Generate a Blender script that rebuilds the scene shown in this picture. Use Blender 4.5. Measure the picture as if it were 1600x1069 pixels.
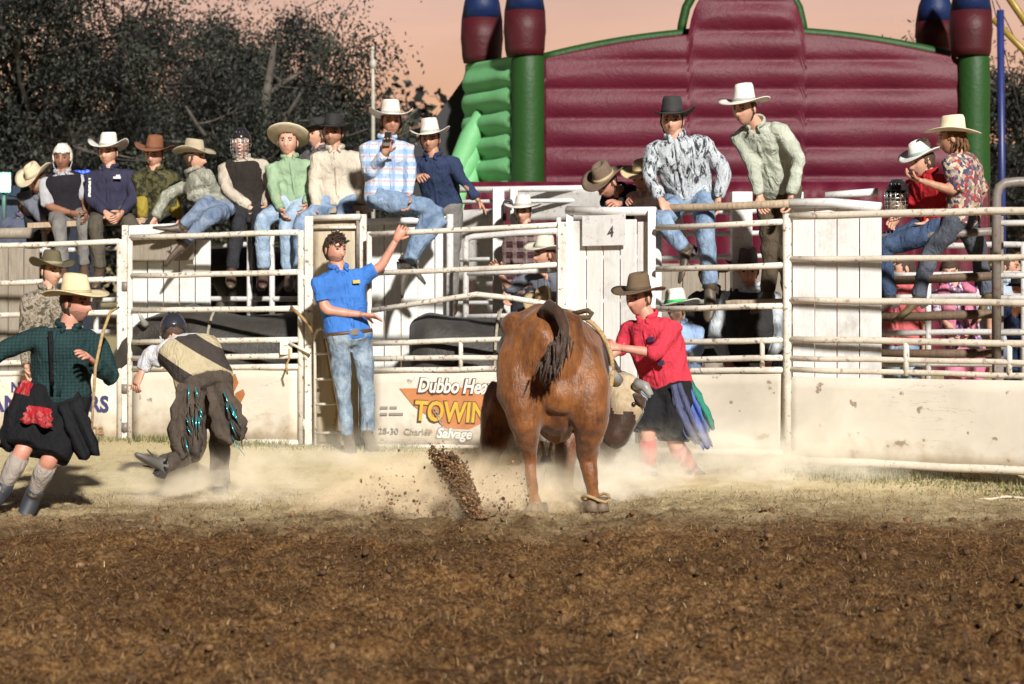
import bpy, bmesh, math, random
import numpy as np
from mathutils import Vector, Matrix, Quaternion

for o in list(bpy.data.objects):
    bpy.data.objects.remove(o)
SC = bpy.context.scene
COL = SC.collection
rad = math.radians

# ------------------------------------------------------------------ camera
F, CX, CY, H = 2880.0, 800.0, 395.0, 1.62      # focal length / horizon of the 1600 px photograph
cam_d = bpy.data.cameras.new("camera")
cam = bpy.data.objects.new("camera", cam_d)
COL.objects.link(cam)
cam.location = (0, 0, H)
cam.rotation_euler = (rad(90), 0, 0)
cam_d.sensor_width = 36.0
cam_d.lens = 36.0 * F / 1600.0
cam_d.shift_y = -(534.5 - CY) / 1600.0
cam_d.clip_end = 2000
cam_d.dof.use_dof = True
cam_d.dof.focus_distance = 12.8
cam_d.dof.aperture_fstop = 2.8
SC.camera = cam

# ------------------------------------------------------------------ sky and light
SUN_AZ, SUN_EL = 16.0, 29.0                    # floodlight direction: behind the camera, from the right
world = bpy.data.worlds.new("World")
SC.world = world
world.use_nodes = True
wn, wl = world.node_tree.nodes, world.node_tree.links
wn.clear()
w_out = wn.new("ShaderNodeOutputWorld")
w_bg = wn.new("ShaderNodeBackground")
w_tc = wn.new("ShaderNodeTexCoord")
w_sep = wn.new("ShaderNodeSeparateXYZ")
w_ramp = wn.new("ShaderNodeValToRGB")
w_az = wn.new("ShaderNodeMapRange")
w_mix = wn.new("ShaderNodeMix"); w_mix.data_type = 'RGBA'; w_mix.blend_type = 'MULTIPLY'
wl.new(w_tc.outputs["Generated"], w_sep.inputs[0])
wl.new(w_sep.outputs["Z"], w_ramp.inputs[0])
els = w_ramp.color_ramp.elements
els[0].position = 0.0; els[0].color = (0.92, 0.40, 0.17, 1)
els[1].position = 1.0; els[1].color = (0.022, 0.032, 0.06, 1)
for p, c in ((0.055, (0.90, 0.46, 0.25, 1)), (0.10, (0.82, 0.49, 0.34, 1)), (0.14, (0.74, 0.48, 0.39, 1)), (0.30, (0.24, 0.20, 0.24, 1)), (0.55, (0.06, 0.07, 0.11, 1))):
    e = els.new(p); e.color = c
wl.new(w_sep.outputs["Y"], w_az.inputs["Value"])
w_az.inputs["From Min"].default_value = -1.0; w_az.inputs["From Max"].default_value = 0.9
w_az.inputs["To Min"].default_value = 0.08; w_az.inputs["To Max"].default_value = 1.0
w_mix.inputs[0].default_value = 1.0
wl.new(w_ramp.outputs[0], w_mix.inputs[6]); wl.new(w_az.outputs[0], w_mix.inputs[7])
w_map = wn.new("ShaderNodeMapping"); w_map.inputs["Scale"].default_value = (1.6, 1.6, 9.0)
w_ns = wn.new("ShaderNodeTexNoise"); w_ns.inputs["Scale"].default_value = 3.0; w_ns.inputs["Detail"].default_value = 5.0
w_cl = wn.new("ShaderNodeMapRange"); w_cl.inputs["From Min"].default_value = 0.3; w_cl.inputs["From Max"].default_value = 0.7
w_cl.inputs["To Min"].default_value = 0.86; w_cl.inputs["To Max"].default_value = 1.08
wl.new(w_tc.outputs["Generated"], w_map.inputs[0]); wl.new(w_map.outputs[0], w_ns.inputs["Vector"]); wl.new(w_ns.outputs[0], w_cl.inputs["Value"])
w_mix2 = wn.new("ShaderNodeMix"); w_mix2.data_type = 'RGBA'; w_mix2.blend_type = 'MULTIPLY'; w_mix2.inputs[0].default_value = 1.0
wl.new(w_mix.outputs[2], w_mix2.inputs[6]); wl.new(w_cl.outputs[0], w_mix2.inputs[7])
wl.new(w_mix2.outputs[2], w_bg.inputs["Color"])
w_bg.inputs["Strength"].default_value = 0.78
wl.new(w_bg.outputs[0], w_out.inputs["Surface"])

sun_d = bpy.data.lights.new("arena_floodlight", 'SUN')
sun_d.energy = 5.0
sun_d.angle = rad(2.6)
sun_d.color = (1.0, 0.965, 0.90)
sun = bpy.data.objects.new("arena_floodlight", sun_d)
COL.objects.link(sun)
to_sun = Vector((math.sin(rad(SUN_AZ)) * math.cos(rad(SUN_EL)), -math.cos(rad(SUN_AZ)) * math.cos(rad(SUN_EL)), math.sin(rad(SUN_EL))))
sun.rotation_euler = to_sun.to_track_quat('Z', 'Y').to_euler()
sun.location = to_sun * 40

SC.view_settings.view_transform = 'Standard'
SC.view_settings.look = 'None'
SC.view_settings.exposure = 0.35
SC.view_settings.gamma = 1.0
SC.cycles.use_denoising = True
SC.cycles.max_bounces = 6
SC.cycles.volume_bounces = 3
SC.cycles.volume_step_rate = 2.0
SC.cycles.transparent_max_bounces = 8

# ------------------------------------------------------------------ helpers
def P(px, py, d):
    return Vector(((px - CX) / F * d, d, H - (py - CY) / F * d))

def lerp_tab(tab, x):
    if x <= tab[0][0]:
        a, b = tab[0], tab[1]
    elif x >= tab[-1][0]:
        a, b = tab[-2], tab[-1]
    else:
        for a, b in zip(tab, tab[1:]):
            if a[0] <= x <= b[0]:
                break
    return a[1] + (b[1] - a[1]) * (x - a[0]) / (b[0] - a[0])

DF_TAB = [(0, 16.3), (190, 15.95), (475, 15.2), (880, 14.4), (1230, 13.3), (1600, 12.44)]
def Df(px):
    return lerp_tab(DF_TAB, px)

_MATS = {}
def new_mat(name):
    m = bpy.data.materials.new(name)
    m.use_nodes = True
    nt = m.node_tree
    return m, nt.nodes, nt.links, nt.nodes["Principled BSDF"]

def nz(nodes, links, scale, detail=4, rough=0.55, vec=None, dist=0.0):
    n = nodes.new("ShaderNodeTexNoise")
    n.inputs["Scale"].default_value = scale
    n.inputs["Detail"].default_value = detail
    n.inputs["Roughness"].default_value = rough
    n.inputs["Distortion"].default_value = dist
    if vec is not None:
        links.new(vec, n.inputs["Vector"])
    return n

def ramp(nodes, links, src, stops):
    r = nodes.new("ShaderNodeValToRGB")
    e = r.color_ramp.elements
    while len(e) > 1:
        e.remove(e[0])
    for i, (p, c) in enumerate(stops):
        if i == 0:
            e[0].position = p
            x = e[0]
        else:
            x = e.new(p)
        x.color = (c[0], c[1], c[2], 1)
    links.new(src, r.inputs[0])
    return r

def objco(nodes, links, scale=(1, 1, 1), rot=(0, 0, 0)):
    tc = nodes.new("ShaderNodeTexCoord")
    mp = nodes.new("ShaderNodeMapping")
    mp.inputs["Scale"].default_value = scale
    mp.inputs["Rotation"].default_value = rot
    links.new(tc.outputs["Object"], mp.inputs["Vector"])
    return mp.outputs[0]

def mixc(nodes, links, fac, a, b, mode='MIX'):
    m = nodes.new("ShaderNodeMix"); m.data_type = 'RGBA'; m.blend_type = mode
    for sock, v in ((0, fac), (6, a), (7, b)):
        if isinstance(v, (int, float)):
            m.inputs[sock].default_value = v
        elif isinstance(v, tuple):
            m.inputs[sock].default_value = (v[0], v[1], v[2], 1)
        else:
            links.new(v, m.inputs[sock])
    return m.outputs[2]

def mathn(nodes, links, op, a, b=0.0, c=None):
    m = nodes.new("ShaderNodeMath"); m.operation = op
    for i, v in enumerate((a, b) if c is None else (a, b, c)):
        if isinstance(v, (int, float)):
            m.inputs[i].default_value = v
        else:
            links.new(v, m.inputs[i])
    return m.outputs[0]

def bumpn(nodes, links, b, h, strength=0.3, dist=0.01):
    n = nodes.new("ShaderNodeBump")
    n.inputs["Strength"].default_value = strength
    n.inputs["Distance"].default_value = dist
    links.new(h, n.inputs["Height"])
    links.new(n.outputs[0], b.inputs["Normal"])

def plain(name, col, rough=0.6, var=0.12, scale=9.0, metal=0.0, bump=0.0, emit=0.0, spec=0.5):
    key = (name, tuple(col), rough, var, scale)
    if key in _MATS:
        return _MATS[key]
    m, n, l, b = new_mat(name)
    v = objco(n, l)
    t = nz(n, l, scale, 5, 0.6, v)
    lo = tuple(c * (1 - var * 1.5) for c in col); hi = tuple(min(1, c * (1 + var)) for c in col)
    r = ramp(n, l, t.outputs[0], [(0.3, lo), (0.7, hi)])
    l.new(r.outputs[0], b.inputs["Base Color"])
    b.inputs["Roughness"].default_value = rough
    b.inputs["Metallic"].default_value = metal
    b.inputs["Specular IOR Level"].default_value = spec
    if bump:
        bumpn(n, l, b, t.outputs[0], bump, 0.01)
    if emit:
        l.new(r.outputs[0], b.inputs["Emission Color"]); b.inputs["Emission Strength"].default_value = emit
    _MATS[key] = m
    return m

def fabric(name, col, pattern=None, col2=(0, 0, 0), col3=(0, 0, 0), rough=0.85):
    key = ("fab", name, tuple(col), pattern, tuple(col2), tuple(col3))
    if key in _MATS:
        return _MATS[key]
    m, n, l, b = new_mat(name)
    v = objco(n, l)
    big = nz(n, l, 5.0, 3, 0.6, v)
    base = ramp(n, l, big.outputs[0], [(0.3, tuple(c * 0.78 for c in col)), (0.7, tuple(min(1, c * 1.1) for c in col))]).outputs[0]
    if pattern == 'plaid':
        sep = n.new("ShaderNodeSeparateXYZ"); l.new(v, sep.inputs[0])
        wx = mathn(n, l, 'SINE', mathn(n, l, 'MULTIPLY', sep.outputs[0], 62.0))
        wz = mathn(n, l, 'SINE', mathn(n, l, 'MULTIPLY', sep.outputs[2], 62.0))
        fx = mathn(n, l, 'GREATER_THAN', wx, 0.35); fz = mathn(n, l, 'GREATER_THAN', wz, 0.35)
        base = mixc(n, l, mathn(n, l, 'MULTIPLY', fx, 0.55), base, col2)
        base = mixc(n, l, mathn(n, l, 'MULTIPLY', fz, 0.55), base, col2)
        w3 = mathn(n, l, 'GREATER_THAN', mathn(n, l, 'SINE', mathn(n, l, 'MULTIPLY_ADD', sep.outputs[2], 62.0, 2.6)), 0.9)
        base = mixc(n, l, mathn(n, l, 'MULTIPLY', w3, 0.6), base, col3)
    elif pattern == 'floral':
        vo = n.new("ShaderNodeTexVoronoi"); vo.inputs["Scale"].default_value = 42.0
        l.new(v, vo.inputs["Vector"])
        hue = n.new("ShaderNodeSeparateColor"); l.new(vo.outputs["Color"], hue.inputs[0])
        base = ramp(n, l, hue.outputs[0], [(0.0, col), (0.3, col2), (0.5, (0.55, 0.38, 0.25)), (0.68, col3), (0.85, (0.05, 0.07, 0.12))]).outputs[0]
    elif pattern == 'camo':
        t = nz(n, l, 22.0, 3, 0.6, v, 0.6)
        base = ramp(n, l, t.outputs[0], [(0.40, col), (0.48, col2), (0.56, col3)]).outputs[0]
    elif pattern == 'feather':
        t = nz(n, l, 9.0, 6, 0.75, objco(n, l, (2.2, 2.2, 0.7), (0.2, 0.5, 0)), 1.2)
        base = ramp(n, l, t.outputs[0], [(0.44, col), (0.5, col2)]).outputs[0]
    elif pattern == 'check':
        sep = n.new("ShaderNodeSeparateXYZ"); l.new(v, sep.inputs[0])
        wx = mathn(n, l, 'SINE', mathn(n, l, 'MULTIPLY', mathn(n, l, 'ADD', sep.outputs[0], sep.outputs[2]), 150.0))
        wz = mathn(n, l, 'SINE', mathn(n, l, 'MULTIPLY', mathn(n, l, 'SUBTRACT', sep.outputs[0], sep.outputs[2]), 150.0))
        f = mathn(n, l, 'GREATER_THAN', mathn(n, l, 'MULTIPLY', wx, wz), 0.1)
        base = mixc(n, l, f, base, col2)
    elif pattern == 'band':
        sep = n.new("ShaderNodeSeparateXYZ"); l.new(v, sep.inputs[0])
        wz = mathn(n, l, 'SINE', mathn(n, l, 'MULTIPLY_ADD', sep.outputs[2], 24.0, mathn(n, l, 'MULTIPLY', sep.outputs[0], 14.0)))
        base = mixc(n, l, mathn(n, l, 'GREATER_THAN', wz, 0.3), base, col2)
    elif pattern == 'stripe':
        sep = n.new("ShaderNodeSeparateXYZ"); l.new(v, sep.inputs[0])
        wz = mathn(n, l, 'SINE', mathn(n, l, 'MULTIPLY', sep.outputs[2], 90.0))
        base = mixc(n, l, mathn(n, l, 'GREATER_THAN', wz, 0.2), base, col2)
    elif pattern == 'denim':
        t = nz(n, l, 7.0, 5, 0.7, v, 0.4)
        base = ramp(n, l, t.outputs[0], [(0.32, col), (0.66, col2)]).outputs[0]
    l.new(base, b.inputs["Base Color"])
    b.inputs["Roughness"].default_value = rough
    b.inputs["Specular IOR Level"].default_value = 0.2
    fold = nz(n, l, 16.0, 4, 0.6, objco(n, l, (1.0, 1.0, 0.55), (0.3, 0.4, 0)), 0.8)
    weave = nz(n, l, 300.0, 2, 0.5, v)
    hh = mathn(n, l, 'MULTIPLY_ADD', weave.outputs[0], 0.05, fold.outputs[0])
    bumpn(n, l, b, hh, 0.8, 0.04)
    _MATS[key] = m
    return m

def skin_mat(col):
    key = ("skin", tuple(col))
    if key in _MATS:
        return _MATS[key]
    m, n, l, b = new_mat("skin")
    v = objco(n, l)
    t = nz(n, l, 26.0, 4, 0.6, v)
    r = ramp(n, l, t.outputs[0], [(0.3, (col[0] * 0.9, col[1] * 0.78, col[2] * 0.72)), (0.7, col)])
    l.new(r.outputs[0], b.inputs["Base Color"])
    b.inputs["Roughness"].default_value = 0.5
    b.inputs["Subsurface Weight"].default_value = 0.06
    b.inputs["Subsurface Radius"].default_value = (0.02, 0.008, 0.005)
    _MATS[key] = m
    return m

class MB:
    """collects geometry for one mesh"""
    def __init__(s):
        s.v, s.f, s.m = [], [], []
    def add(s, verts, faces, mi=0):
        o = len(s.v)
        s.v.extend([tuple(p) for p in verts])
        s.f.extend([tuple(i + o for i in f) for f in faces])
        s.m.extend([mi] * len(faces))
    def loft(s, rings, mi=0, cap=True):
        n = len(rings[0]); vs = [p for r in rings for p in r]; fs = []
        for i in range(len(rings) - 1):
            for j in range(n):
                k = (j + 1) % n
                fs.append((i * n + j, i * n + k, (i + 1) * n + k, (i + 1) * n + j))
        if cap:
            fs.append(tuple(reversed(range(n)))); fs.append(tuple((len(rings) - 1) * n + j for j in range(n)))
        s.add(vs, fs, mi)
    def tube(s, pts, radii, seg=10, mi=0, flat=1.0, up=None):
        pts = [Vector(p) for p in pts]
        if isinstance(radii, (int, float)):
            radii = [radii] * len(pts)
        rings = []
        t0 = (pts[1] - pts[0]).normalized()
        u = (Vector(up) if up is not None else (Vector((0, 0, 1)) if abs(t0.z) < 0.9 else Vector((1, 0, 0))))
        u = (u - t0 * u.dot(t0)).normalized()
        for i, p in enumerate(pts):
            a = pts[max(i - 1, 0)]; b = pts[min(i + 1, len(pts) - 1)]
            t = (b - a)
            t = t.normalized() if t.length > 1e-9 else t0
            u = u - t * u.dot(t)
            u = u.normalized() if u.length > 1e-6 else t.orthogonal().normalized()
            w = t.cross(u)
            r = radii[i]
            rings.append([p + u * (r * flat * math.cos(2 * math.pi * j / seg)) + w * (r * math.sin(2 * math.pi * j / seg)) for j in range(seg)])
        s.loft(rings, mi)
    def box(s, c, x, y, z, mi=0):
        """c centre, x y z half-extent vectors"""
        c, x, y, z = Vector(c), Vector(x), Vector(y), Vector(z)
        vs = [c + x * a + y * b + z * e for a in (-1, 1) for b in (-1, 1) for e in (-1, 1)]
        fs = [(0, 1, 3, 2), (4, 6, 7, 5), (0, 4, 5, 1), (2, 3, 7, 6), (0, 2, 6, 4), (1, 5, 7, 3)]
        s.add(vs, fs, mi)
    def ball(s, c, r, mi=0, sub=2, mat=None):
        bm = bmesh.new(); bmesh.ops.create_icosphere(bm, subdivisions=sub, radius=1.0)
        M = mat if mat is not None else Matrix.Identity(3)
        c = Vector(c)
        if isinstance(r, (int, float)):
            r = (r, r, r)
        bm.verts.ensure_lookup_table()
        vs = [c + M @ Vector((v.co.x * r[0], v.co.y * r[1], v.co.z * r[2])) for v in bm.verts]
        fs = [tuple(v.index for v in f.verts) for f in bm.faces]
        bm.free()
        s.add(vs, fs, mi)
    def mesh(s, name, smooth=True):
        me = bpy.data.meshes.new(name)
        me.from_pydata(s.v, [], s.f)
        if s.m and max(s.m) > 0:
            me.polygons.foreach_set("material_index", s.m)
        if smooth:
            me.polygons.foreach_set("use_smooth", [True] * len(s.f))
        me.update()
        return me
    def build(s, name, mats, parent=None, smooth=True, bevel=0.0):
        me = s.mesh(name, smooth)
        bm = bmesh.new(); bm.from_mesh(me); bmesh.ops.recalc_face_normals(bm, faces=bm.faces); bm.to_mesh(me); bm.free()
        for m in (mats if isinstance(mats, (list, tuple)) else [mats]):
            me.materials.append(m)
        o = bpy.data.objects.new(name, me)
        COL.objects.link(o)
        if smooth:
            md = None
        if bevel:
            b = o.modifiers.new("bevel", 'BEVEL'); b.width = bevel; b.segments = 2; b.limit_method = 'ANGLE'
        if parent is not None:
            attach(o, parent)
        return o

def attach(o, parent):
    o.parent = parent
    o.matrix_parent_inverse = WM[parent.name].inverted() if parent.name in WM else Matrix.Identity(4)

WM = {}      # world matrices of the empties (all plain translations)
def thing(name, label, cat, loc, group=None):
    o = bpy.data.objects.new(name, None)
    COL.objects.link(o)
    o.location = loc
    o.empty_display_size = 0.2
    WM[o.name] = Matrix.Translation(Vector(loc))
    tag(o, label, cat, group)
    return o

def tag(o, label=None, cat=None, group=None, kind=None):
    if label: o["label"] = label
    if cat: o["category"] = cat
    if group: o["group"] = group
    if kind: o["kind"] = kind
    return o

JOBS = []     # (temporary object, callback(mesh)); evaluated together at the end
def remesh_job(mb, voxel, smooth, cb):
    me = mb.mesh("tmp")
    o = bpy.data.objects.new("tmp", me)
    COL.objects.link(o)
    r = o.modifiers.new("r", 'REMESH'); r.mode = 'VOXEL'; r.voxel_size = voxel
    if smooth:
        s = o.modifiers.new("s", 'SMOOTH'); s.factor = 0.6; s.iterations = smooth
    JOBS.append((o, cb))

def run_jobs():
    bpy.context.view_layer.update()
    dg = bpy.context.evaluated_depsgraph_get()
    res = []
    for o, cb in JOBS:
        res.append((bpy.data.meshes.new_from_object(o.evaluated_get(dg)), cb))
    for o, cb in JOBS:
        bpy.data.objects.remove(o)
    JOBS.clear()
    for me, cb in res:
        cb(me)

def coords(me):
    a = np.empty(len(me.vertices) * 3, dtype=np.float32); me.vertices.foreach_get("co", a)
    return a.reshape(-1, 3)

_rng = np.random.RandomState(7)
_K = [(_rng.normal(size=3), _rng.uniform(0, 6.28)) for _ in range(24)]
def wob(p, scale, seed=0, n=6):
    """cheap smooth vector-free noise in about -1..1"""
    out = np.zeros(len(p))
    for i in range(n):
        k, ph = _K[(i + seed * 5) % 24]
        k2, ph2 = _K[(i * 3 + seed * 7 + 11) % 24]
        q = p @ (k * scale) + ph + 1.3 * np.sin(p @ (k2 * scale * 0.55) + ph2)
        out += np.sin(q)
    return out / n * 1.6

def wrinkle(me, amp, scale, seed):
    p = coords(me).astype(np.float64)
    nr = np.empty(len(me.vertices) * 3, dtype=np.float32)
    me.vertex_normals.foreach_get("vector", nr)
    nr = nr.reshape(-1, 3)
    w = wob(p * np.array([1, 1, 0.8]), scale, seed)
    ridge = 1 - 2.2 * np.abs(w)
    w2 = wob(p, scale * 2.0, seed + 2)
    fold = np.abs(wob(p * np.array([0.5, 0.5, 1.5]), scale * 1.1, seed + 1))
    p = p + nr * (amp * (0.75 * ridge + 0.45 * w2 - 0.8 * fold + 0.2))[:, None]
    me.vertices.foreach_set("co", p.astype(np.float32).ravel())
    me.update()

def finish(me, name, mats, parent):
    me.name = name
    if len(me.materials): me.materials.clear()
    for m in (mats if isinstance(mats, (list, tuple)) else [mats]):
        me.materials.append(m)
    me.polygons.foreach_set("use_smooth", [True] * len(me.polygons))
    o = bpy.data.objects.new(name, me)
    COL.objects.link(o)
    if parent is not None:
        attach(o, parent)
    return o

def text_job(body, origin, xdir, size, mat, parent, name="lettering", shear=0.0, offset=0.0, ext=0.0015, align='LEFT', sx=1.0, lift=0.0, space=1.0):
    cu = bpy.data.curves.new("t", 'FONT')
    cu.body = body; cu.size = size; cu.shear = shear; cu.offset = offset; cu.extrude = ext; cu.align_x = align
    cu.space_character = space; cu.resolution_u = 3
    o = bpy.data.objects.new("t", cu)
    COL.objects.link(o)
    x = Vector(xdir).normalized(); z = Vector((0, 0, 1)); z = (z - x * z.dot(x)).normalized(); nrm = x.cross(z)
    M = Matrix((x, z, nrm)).transposed().to_4x4()
    M.translation = Vector(origin) + nrm * lift
    M = M @ Matrix.Diagonal((sx, 1, 1, 1))
    def cb(me):
        me.transform(M)
        finish(me, name, mat, parent)
        me.polygons.foreach_set("use_smooth", [False] * len(me.polygons))
    JOBS.append((o, cb))

def gz(x, y):
    a = min(1, max(0, (y - 11.5) / 2.5)); b = min(1, max(0, (x + 4.5) / 7))
    return a * b * 0.09
# ------------------------------------------------------------------ materials of the place
def ground_material():
    m, n, l, b = new_mat("arena_dirt")
    v = objco(n, l)
    sep = n.new("ShaderNodeSeparateXYZ"); l.new(v, sep.inputs[0])
    big = nz(n, l, 0.9, 5, 0.6, v)
    mid = nz(n, l, 5.0, 6, 0.7, v)
    fine = nz(n, l, 42.0, 5, 0.78, v)
    grit = nz(n, l, 130.0, 3, 0.7, v)
    mixn = mathn(n, l, 'MULTIPLY_ADD', fine.outputs[0], 0.72, mathn(n, l, 'MULTIPLY', mid.outputs[0], 0.28))
    soil = ramp(n, l, mixn, [(0.37, (0.032, 0.013, 0.004)), (0.46, (0.125, 0.058, 0.021)), (0.55, (0.26, 0.145, 0.058)), (0.66, (0.46, 0.29, 0.14))]).outputs[0]
    patch = nz(n, l, 0.8, 3, 0.6, v, 0.8)
    pf = ramp(n, l, patch.outputs[0], [(0.40, (0.70, 0.68, 0.66)), (0.64, (1.05, 1.04, 1.02))]).outputs[0]
    soil = mixc(n, l, 1.0, soil, pf, 'MULTIPLY')
    straw = ramp(n, l, mixn, [(0.33, (0.52, 0.39, 0.19)), (0.46, (0.78, 0.63, 0.35)), (0.60, (0.86, 0.74, 0.48))]).outputs[0]
    # tilled dark soil in the arena, trodden pale straw towards the chutes
    yy = mathn(n, l, 'ADD', sep.outputs[1], mathn(n, l, 'MULTIPLY', mathn(n, l, 'SUBTRACT', big.outputs[0], 0.5), 2.4))
    yy = mathn(n, l, 'ADD', yy, mathn(n, l, 'MULTIPLY', mathn(n, l, 'SUBTRACT', mid.outputs[0], 0.5), 1.6))
    fac = n.new("ShaderNodeMapRange"); fac.interpolation_type = 'SMOOTHSTEP'
    fac.inputs["From Min"].default_value = 10.3; fac.inputs["From Max"].default_value = 12.9
    l.new(yy, fac.inputs["Value"])
    c = mixc(n, l, fac.outputs[0], soil, straw)
    # worn green grass along the foot of the chutes and beyond
    gy = mathn(n, l, 'ADD', sep.outputs[1], mathn(n, l, 'MULTIPLY', sep.outputs[0], 0.36))
    gy = mathn(n, l, 'ADD', gy, mathn(n, l, 'MULTIPLY', mathn(n, l, 'SUBTRACT', mid.outputs[0], 0.5), 1.6))
    gf = n.new("ShaderNodeMapRange"); gf.interpolation_type = 'SMOOTHSTEP'
    gf.inputs["From Min"].default_value = 14.0; gf.inputs["From Max"].default_value = 15.0
    gf.inputs["To Max"].default_value = 0.45
    l.new(gy, gf.inputs["Value"])
    grass = ramp(n, l, mixn, [(0.35, (0.04, 0.05, 0.015)), (0.6, (0.20, 0.20, 0.075))]).outputs[0]
    c = mixc(n, l, gf.outputs[0], c, grass)
    l.new(c, b.inputs["Base Color"])
    b.inputs["Roughness"].default_value = 0.95
    b.inputs["Specular IOR Level"].default_value = 0.15
    hh = mathn(n, l, 'MULTIPLY_ADD', grit.outputs[0], 0.35, fine.outputs[0])
    bumpn(n, l, b, hh, 0.75, 0.04)
    return m

def paint_metal(name, col, dirt=(0.16, 0.10, 0.05), amount=0.5, rough=0.45, scale=3.0):
    key = ("pm", name, col, amount)
    if key in _MATS:
        return _MATS[key]
    m, n, l, b = new_mat(name)
    v = objco(n, l)
    t = nz(n, l, scale, 7, 0.72, v, 0.3)
    t2 = nz(n, l, 38.0, 4, 0.7, v)
    streak = nz(n, l, 4.0, 5, 0.7, objco(n, l, (3.0, 3.0, 0.35)), 0.2)
    c = ramp(n, l, t2.outputs[0], [(0.3, tuple(x * 0.88 for x in col)), (0.7, col)]).outputs[0]
    f = ramp(n, l, t.outputs[0], [(0.50, (0, 0, 0)), (0.74, (amount, amount, amount))]).outputs[0]
    c = mixc(n, l, f, c, dirt)
    f2 = ramp(n, l, streak.outputs[0], [(0.56, (0, 0, 0)), (0.75, (amount * 0.7,) * 3)]).outputs[0]
    c = mixc(n, l, f2, c, tuple(x * 1.6 for x in dirt))
    chip = nz(n, l, 26.0, 4, 0.65, v)
    f3 = ramp(n, l, chip.outputs[0], [(0.59, (0, 0, 0)), (0.63, (amount * 1.3,) * 3)]).outputs[0]
    c = mixc(n, l, f3, c, (0.13, 0.055, 0.022))
    l.new(c, b.inputs["Base Color"])
    b.inputs["Roughness"].default_value = rough
    bumpn(n, l, b, t2.outputs[0], 0.12, 0.004)
    _MATS[key] = m
    return m

def sheet_mat(name, col):
    """painted steel sheet with scuffs, scratches and splashed dirt"""
    key = ("sheet", name)
    if key in _MATS:
        return _MATS[key]
    m, n, l, b = new_mat(name)
    v = objco(n, l)
    sep = n.new("ShaderNodeSeparateXYZ"); l.new(v, sep.inputs[0])
    t = nz(n, l, 2.2, 6, 0.65, v, 0.3)
    c = ramp(n, l, t.outputs[0], [(0.3, tuple(x * 0.86 for x in col)), (0.7, tuple(min(1, x * 1.06) for x in col))]).outputs[0]
    sc = n.new("ShaderNodeTexNoise"); sc.inputs["Scale"].default_value = 3.0; sc.inputs["Detail"].default_value = 3; sc.inputs["Distortion"].default_value = 0.5
    l.new(objco(n, l, (1.2, 1.2, 7.0), (0.0, 0.75, 0.0)), sc.inputs["Vector"])
    d = mathn(n, l, 'ABSOLUTE', mathn(n, l, 'SUBTRACT', sc.outputs[0], 0.5))
    line = n.new("ShaderNodeMapRange"); line.inputs["From Min"].default_value = 0.0; line.inputs["From Max"].default_value = 0.007
    line.inputs["To Min"].default_value = 1.0; line.inputs["To Max"].default_value = 0.0
    l.new(d, line.inputs["Value"])
    gate = nz(n, l, 1.6, 2, 0.5, v)
    gm = ramp(n, l, gate.outputs[0], [(0.52, (0, 0, 0)), (0.62, (0.6,) * 3)]).outputs[0]
    f = mathn(n, l, 'MULTIPLY', line.outputs[0], gm)
    c = mixc(n, l, f, c, (0.20, 0.13, 0.06))
    spot = nz(n, l, 9.0, 3, 0.5, v)
    sf = ramp(n, l, spot.outputs[0], [(0.66, (0, 0, 0)), (0.70, (0.7,) * 3)]).outputs[0]
    c = mixc(n, l, sf, c, (0.16, 0.10, 0.05))
    # mud splashed up from the ground
    low = n.new("ShaderNodeMapRange"); low.inputs["From Min"].default_value = 0.30; low.inputs["From Max"].default_value = 0.02
    l.new(mathn(n, l, 'ADD', sep.outputs[2], mathn(n, l, 'MULTIPLY', mathn(n, l, 'SUBTRACT', spot.outputs[0], 0.5), -0.5)), low.inputs["Value"])
    c = mixc(n, l, mathn(n, l, 'MULTIPLY', low.outputs[0], 0.75), c, (0.34, 0.24, 0.13))
    l.new(c, b.inputs["Base Color"])
    b.inputs["Roughness"].default_value = 0.5
    bumpn(n, l, b, t.outputs[0], 0.15, 0.02)
    _MATS[key] = m
    return m

def wood_mat(name, col, dark=0.45):
    key = ("wood", name)
    if key in _MATS:
        return _MATS[key]
    m, n, l, b = new_mat(name)
    t = nz(n, l, 9.0, 6, 0.7, objco(n, l, (6.0, 6.0, 0.5)), 0.6)
    t2 = nz(n, l, 2.5, 5, 0.7, objco(n, l))
    c = ramp(n, l, t.outputs[0], [(0.3, tuple(x * dark for x in col)), (0.6, col)]).outputs[0]
    f = ramp(n, l, t2.outputs[0], [(0.52, (0, 0, 0)), (0.78, (0.5,) * 3)]).outputs[0]
    c = mixc(n, l, f, c, (0.14, 0.09, 0.04))
    l.new(c, b.inputs["Base Color"])
    b.inputs["Roughness"].default_value = 0.7
    bumpn(n, l, b, t.outputs[0], 0.4, 0.006)
    _MATS[key] = m
    return m

M_CREAM = paint_metal("cream_paint", (0.76, 0.70, 0.61), amount=0.6)
M_PALE = paint_metal("pale_grey_paint", (0.66, 0.64, 0.62), amount=0.3)
M_WHITE = paint_metal("white_paint", (0.80, 0.79, 0.77), amount=0.22)
M_STEEL = paint_metal("weathered_steel", (0.22, 0.19, 0.17), amount=0.6)
M_SHEET = sheet_mat("cream_sheet", (0.68, 0.62, 0.52))
M_BOARDW = wood_mat("white_board", (0.80, 0.79, 0.76), 0.85)
M_BOARDG = wood_mat("grey_board", (0.34, 0.29, 0.23), 0.6)
M_BOARDC = wood_mat("cream_board", (0.55, 0.46, 0.33), 0.75)
M_PLANK = wood_mat("timber_plank", (0.50, 0.38, 0.26))
M_DARKTIM = wood_mat("dark_timber", (0.17, 0.11, 0.07))
M_DARK = plain("dark_print", (0.04, 0.035, 0.04), 0.6)
M_ROPE = plain("rope_fibre", (0.42, 0.28, 0.13), 0.9, 0.3, 60)

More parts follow.
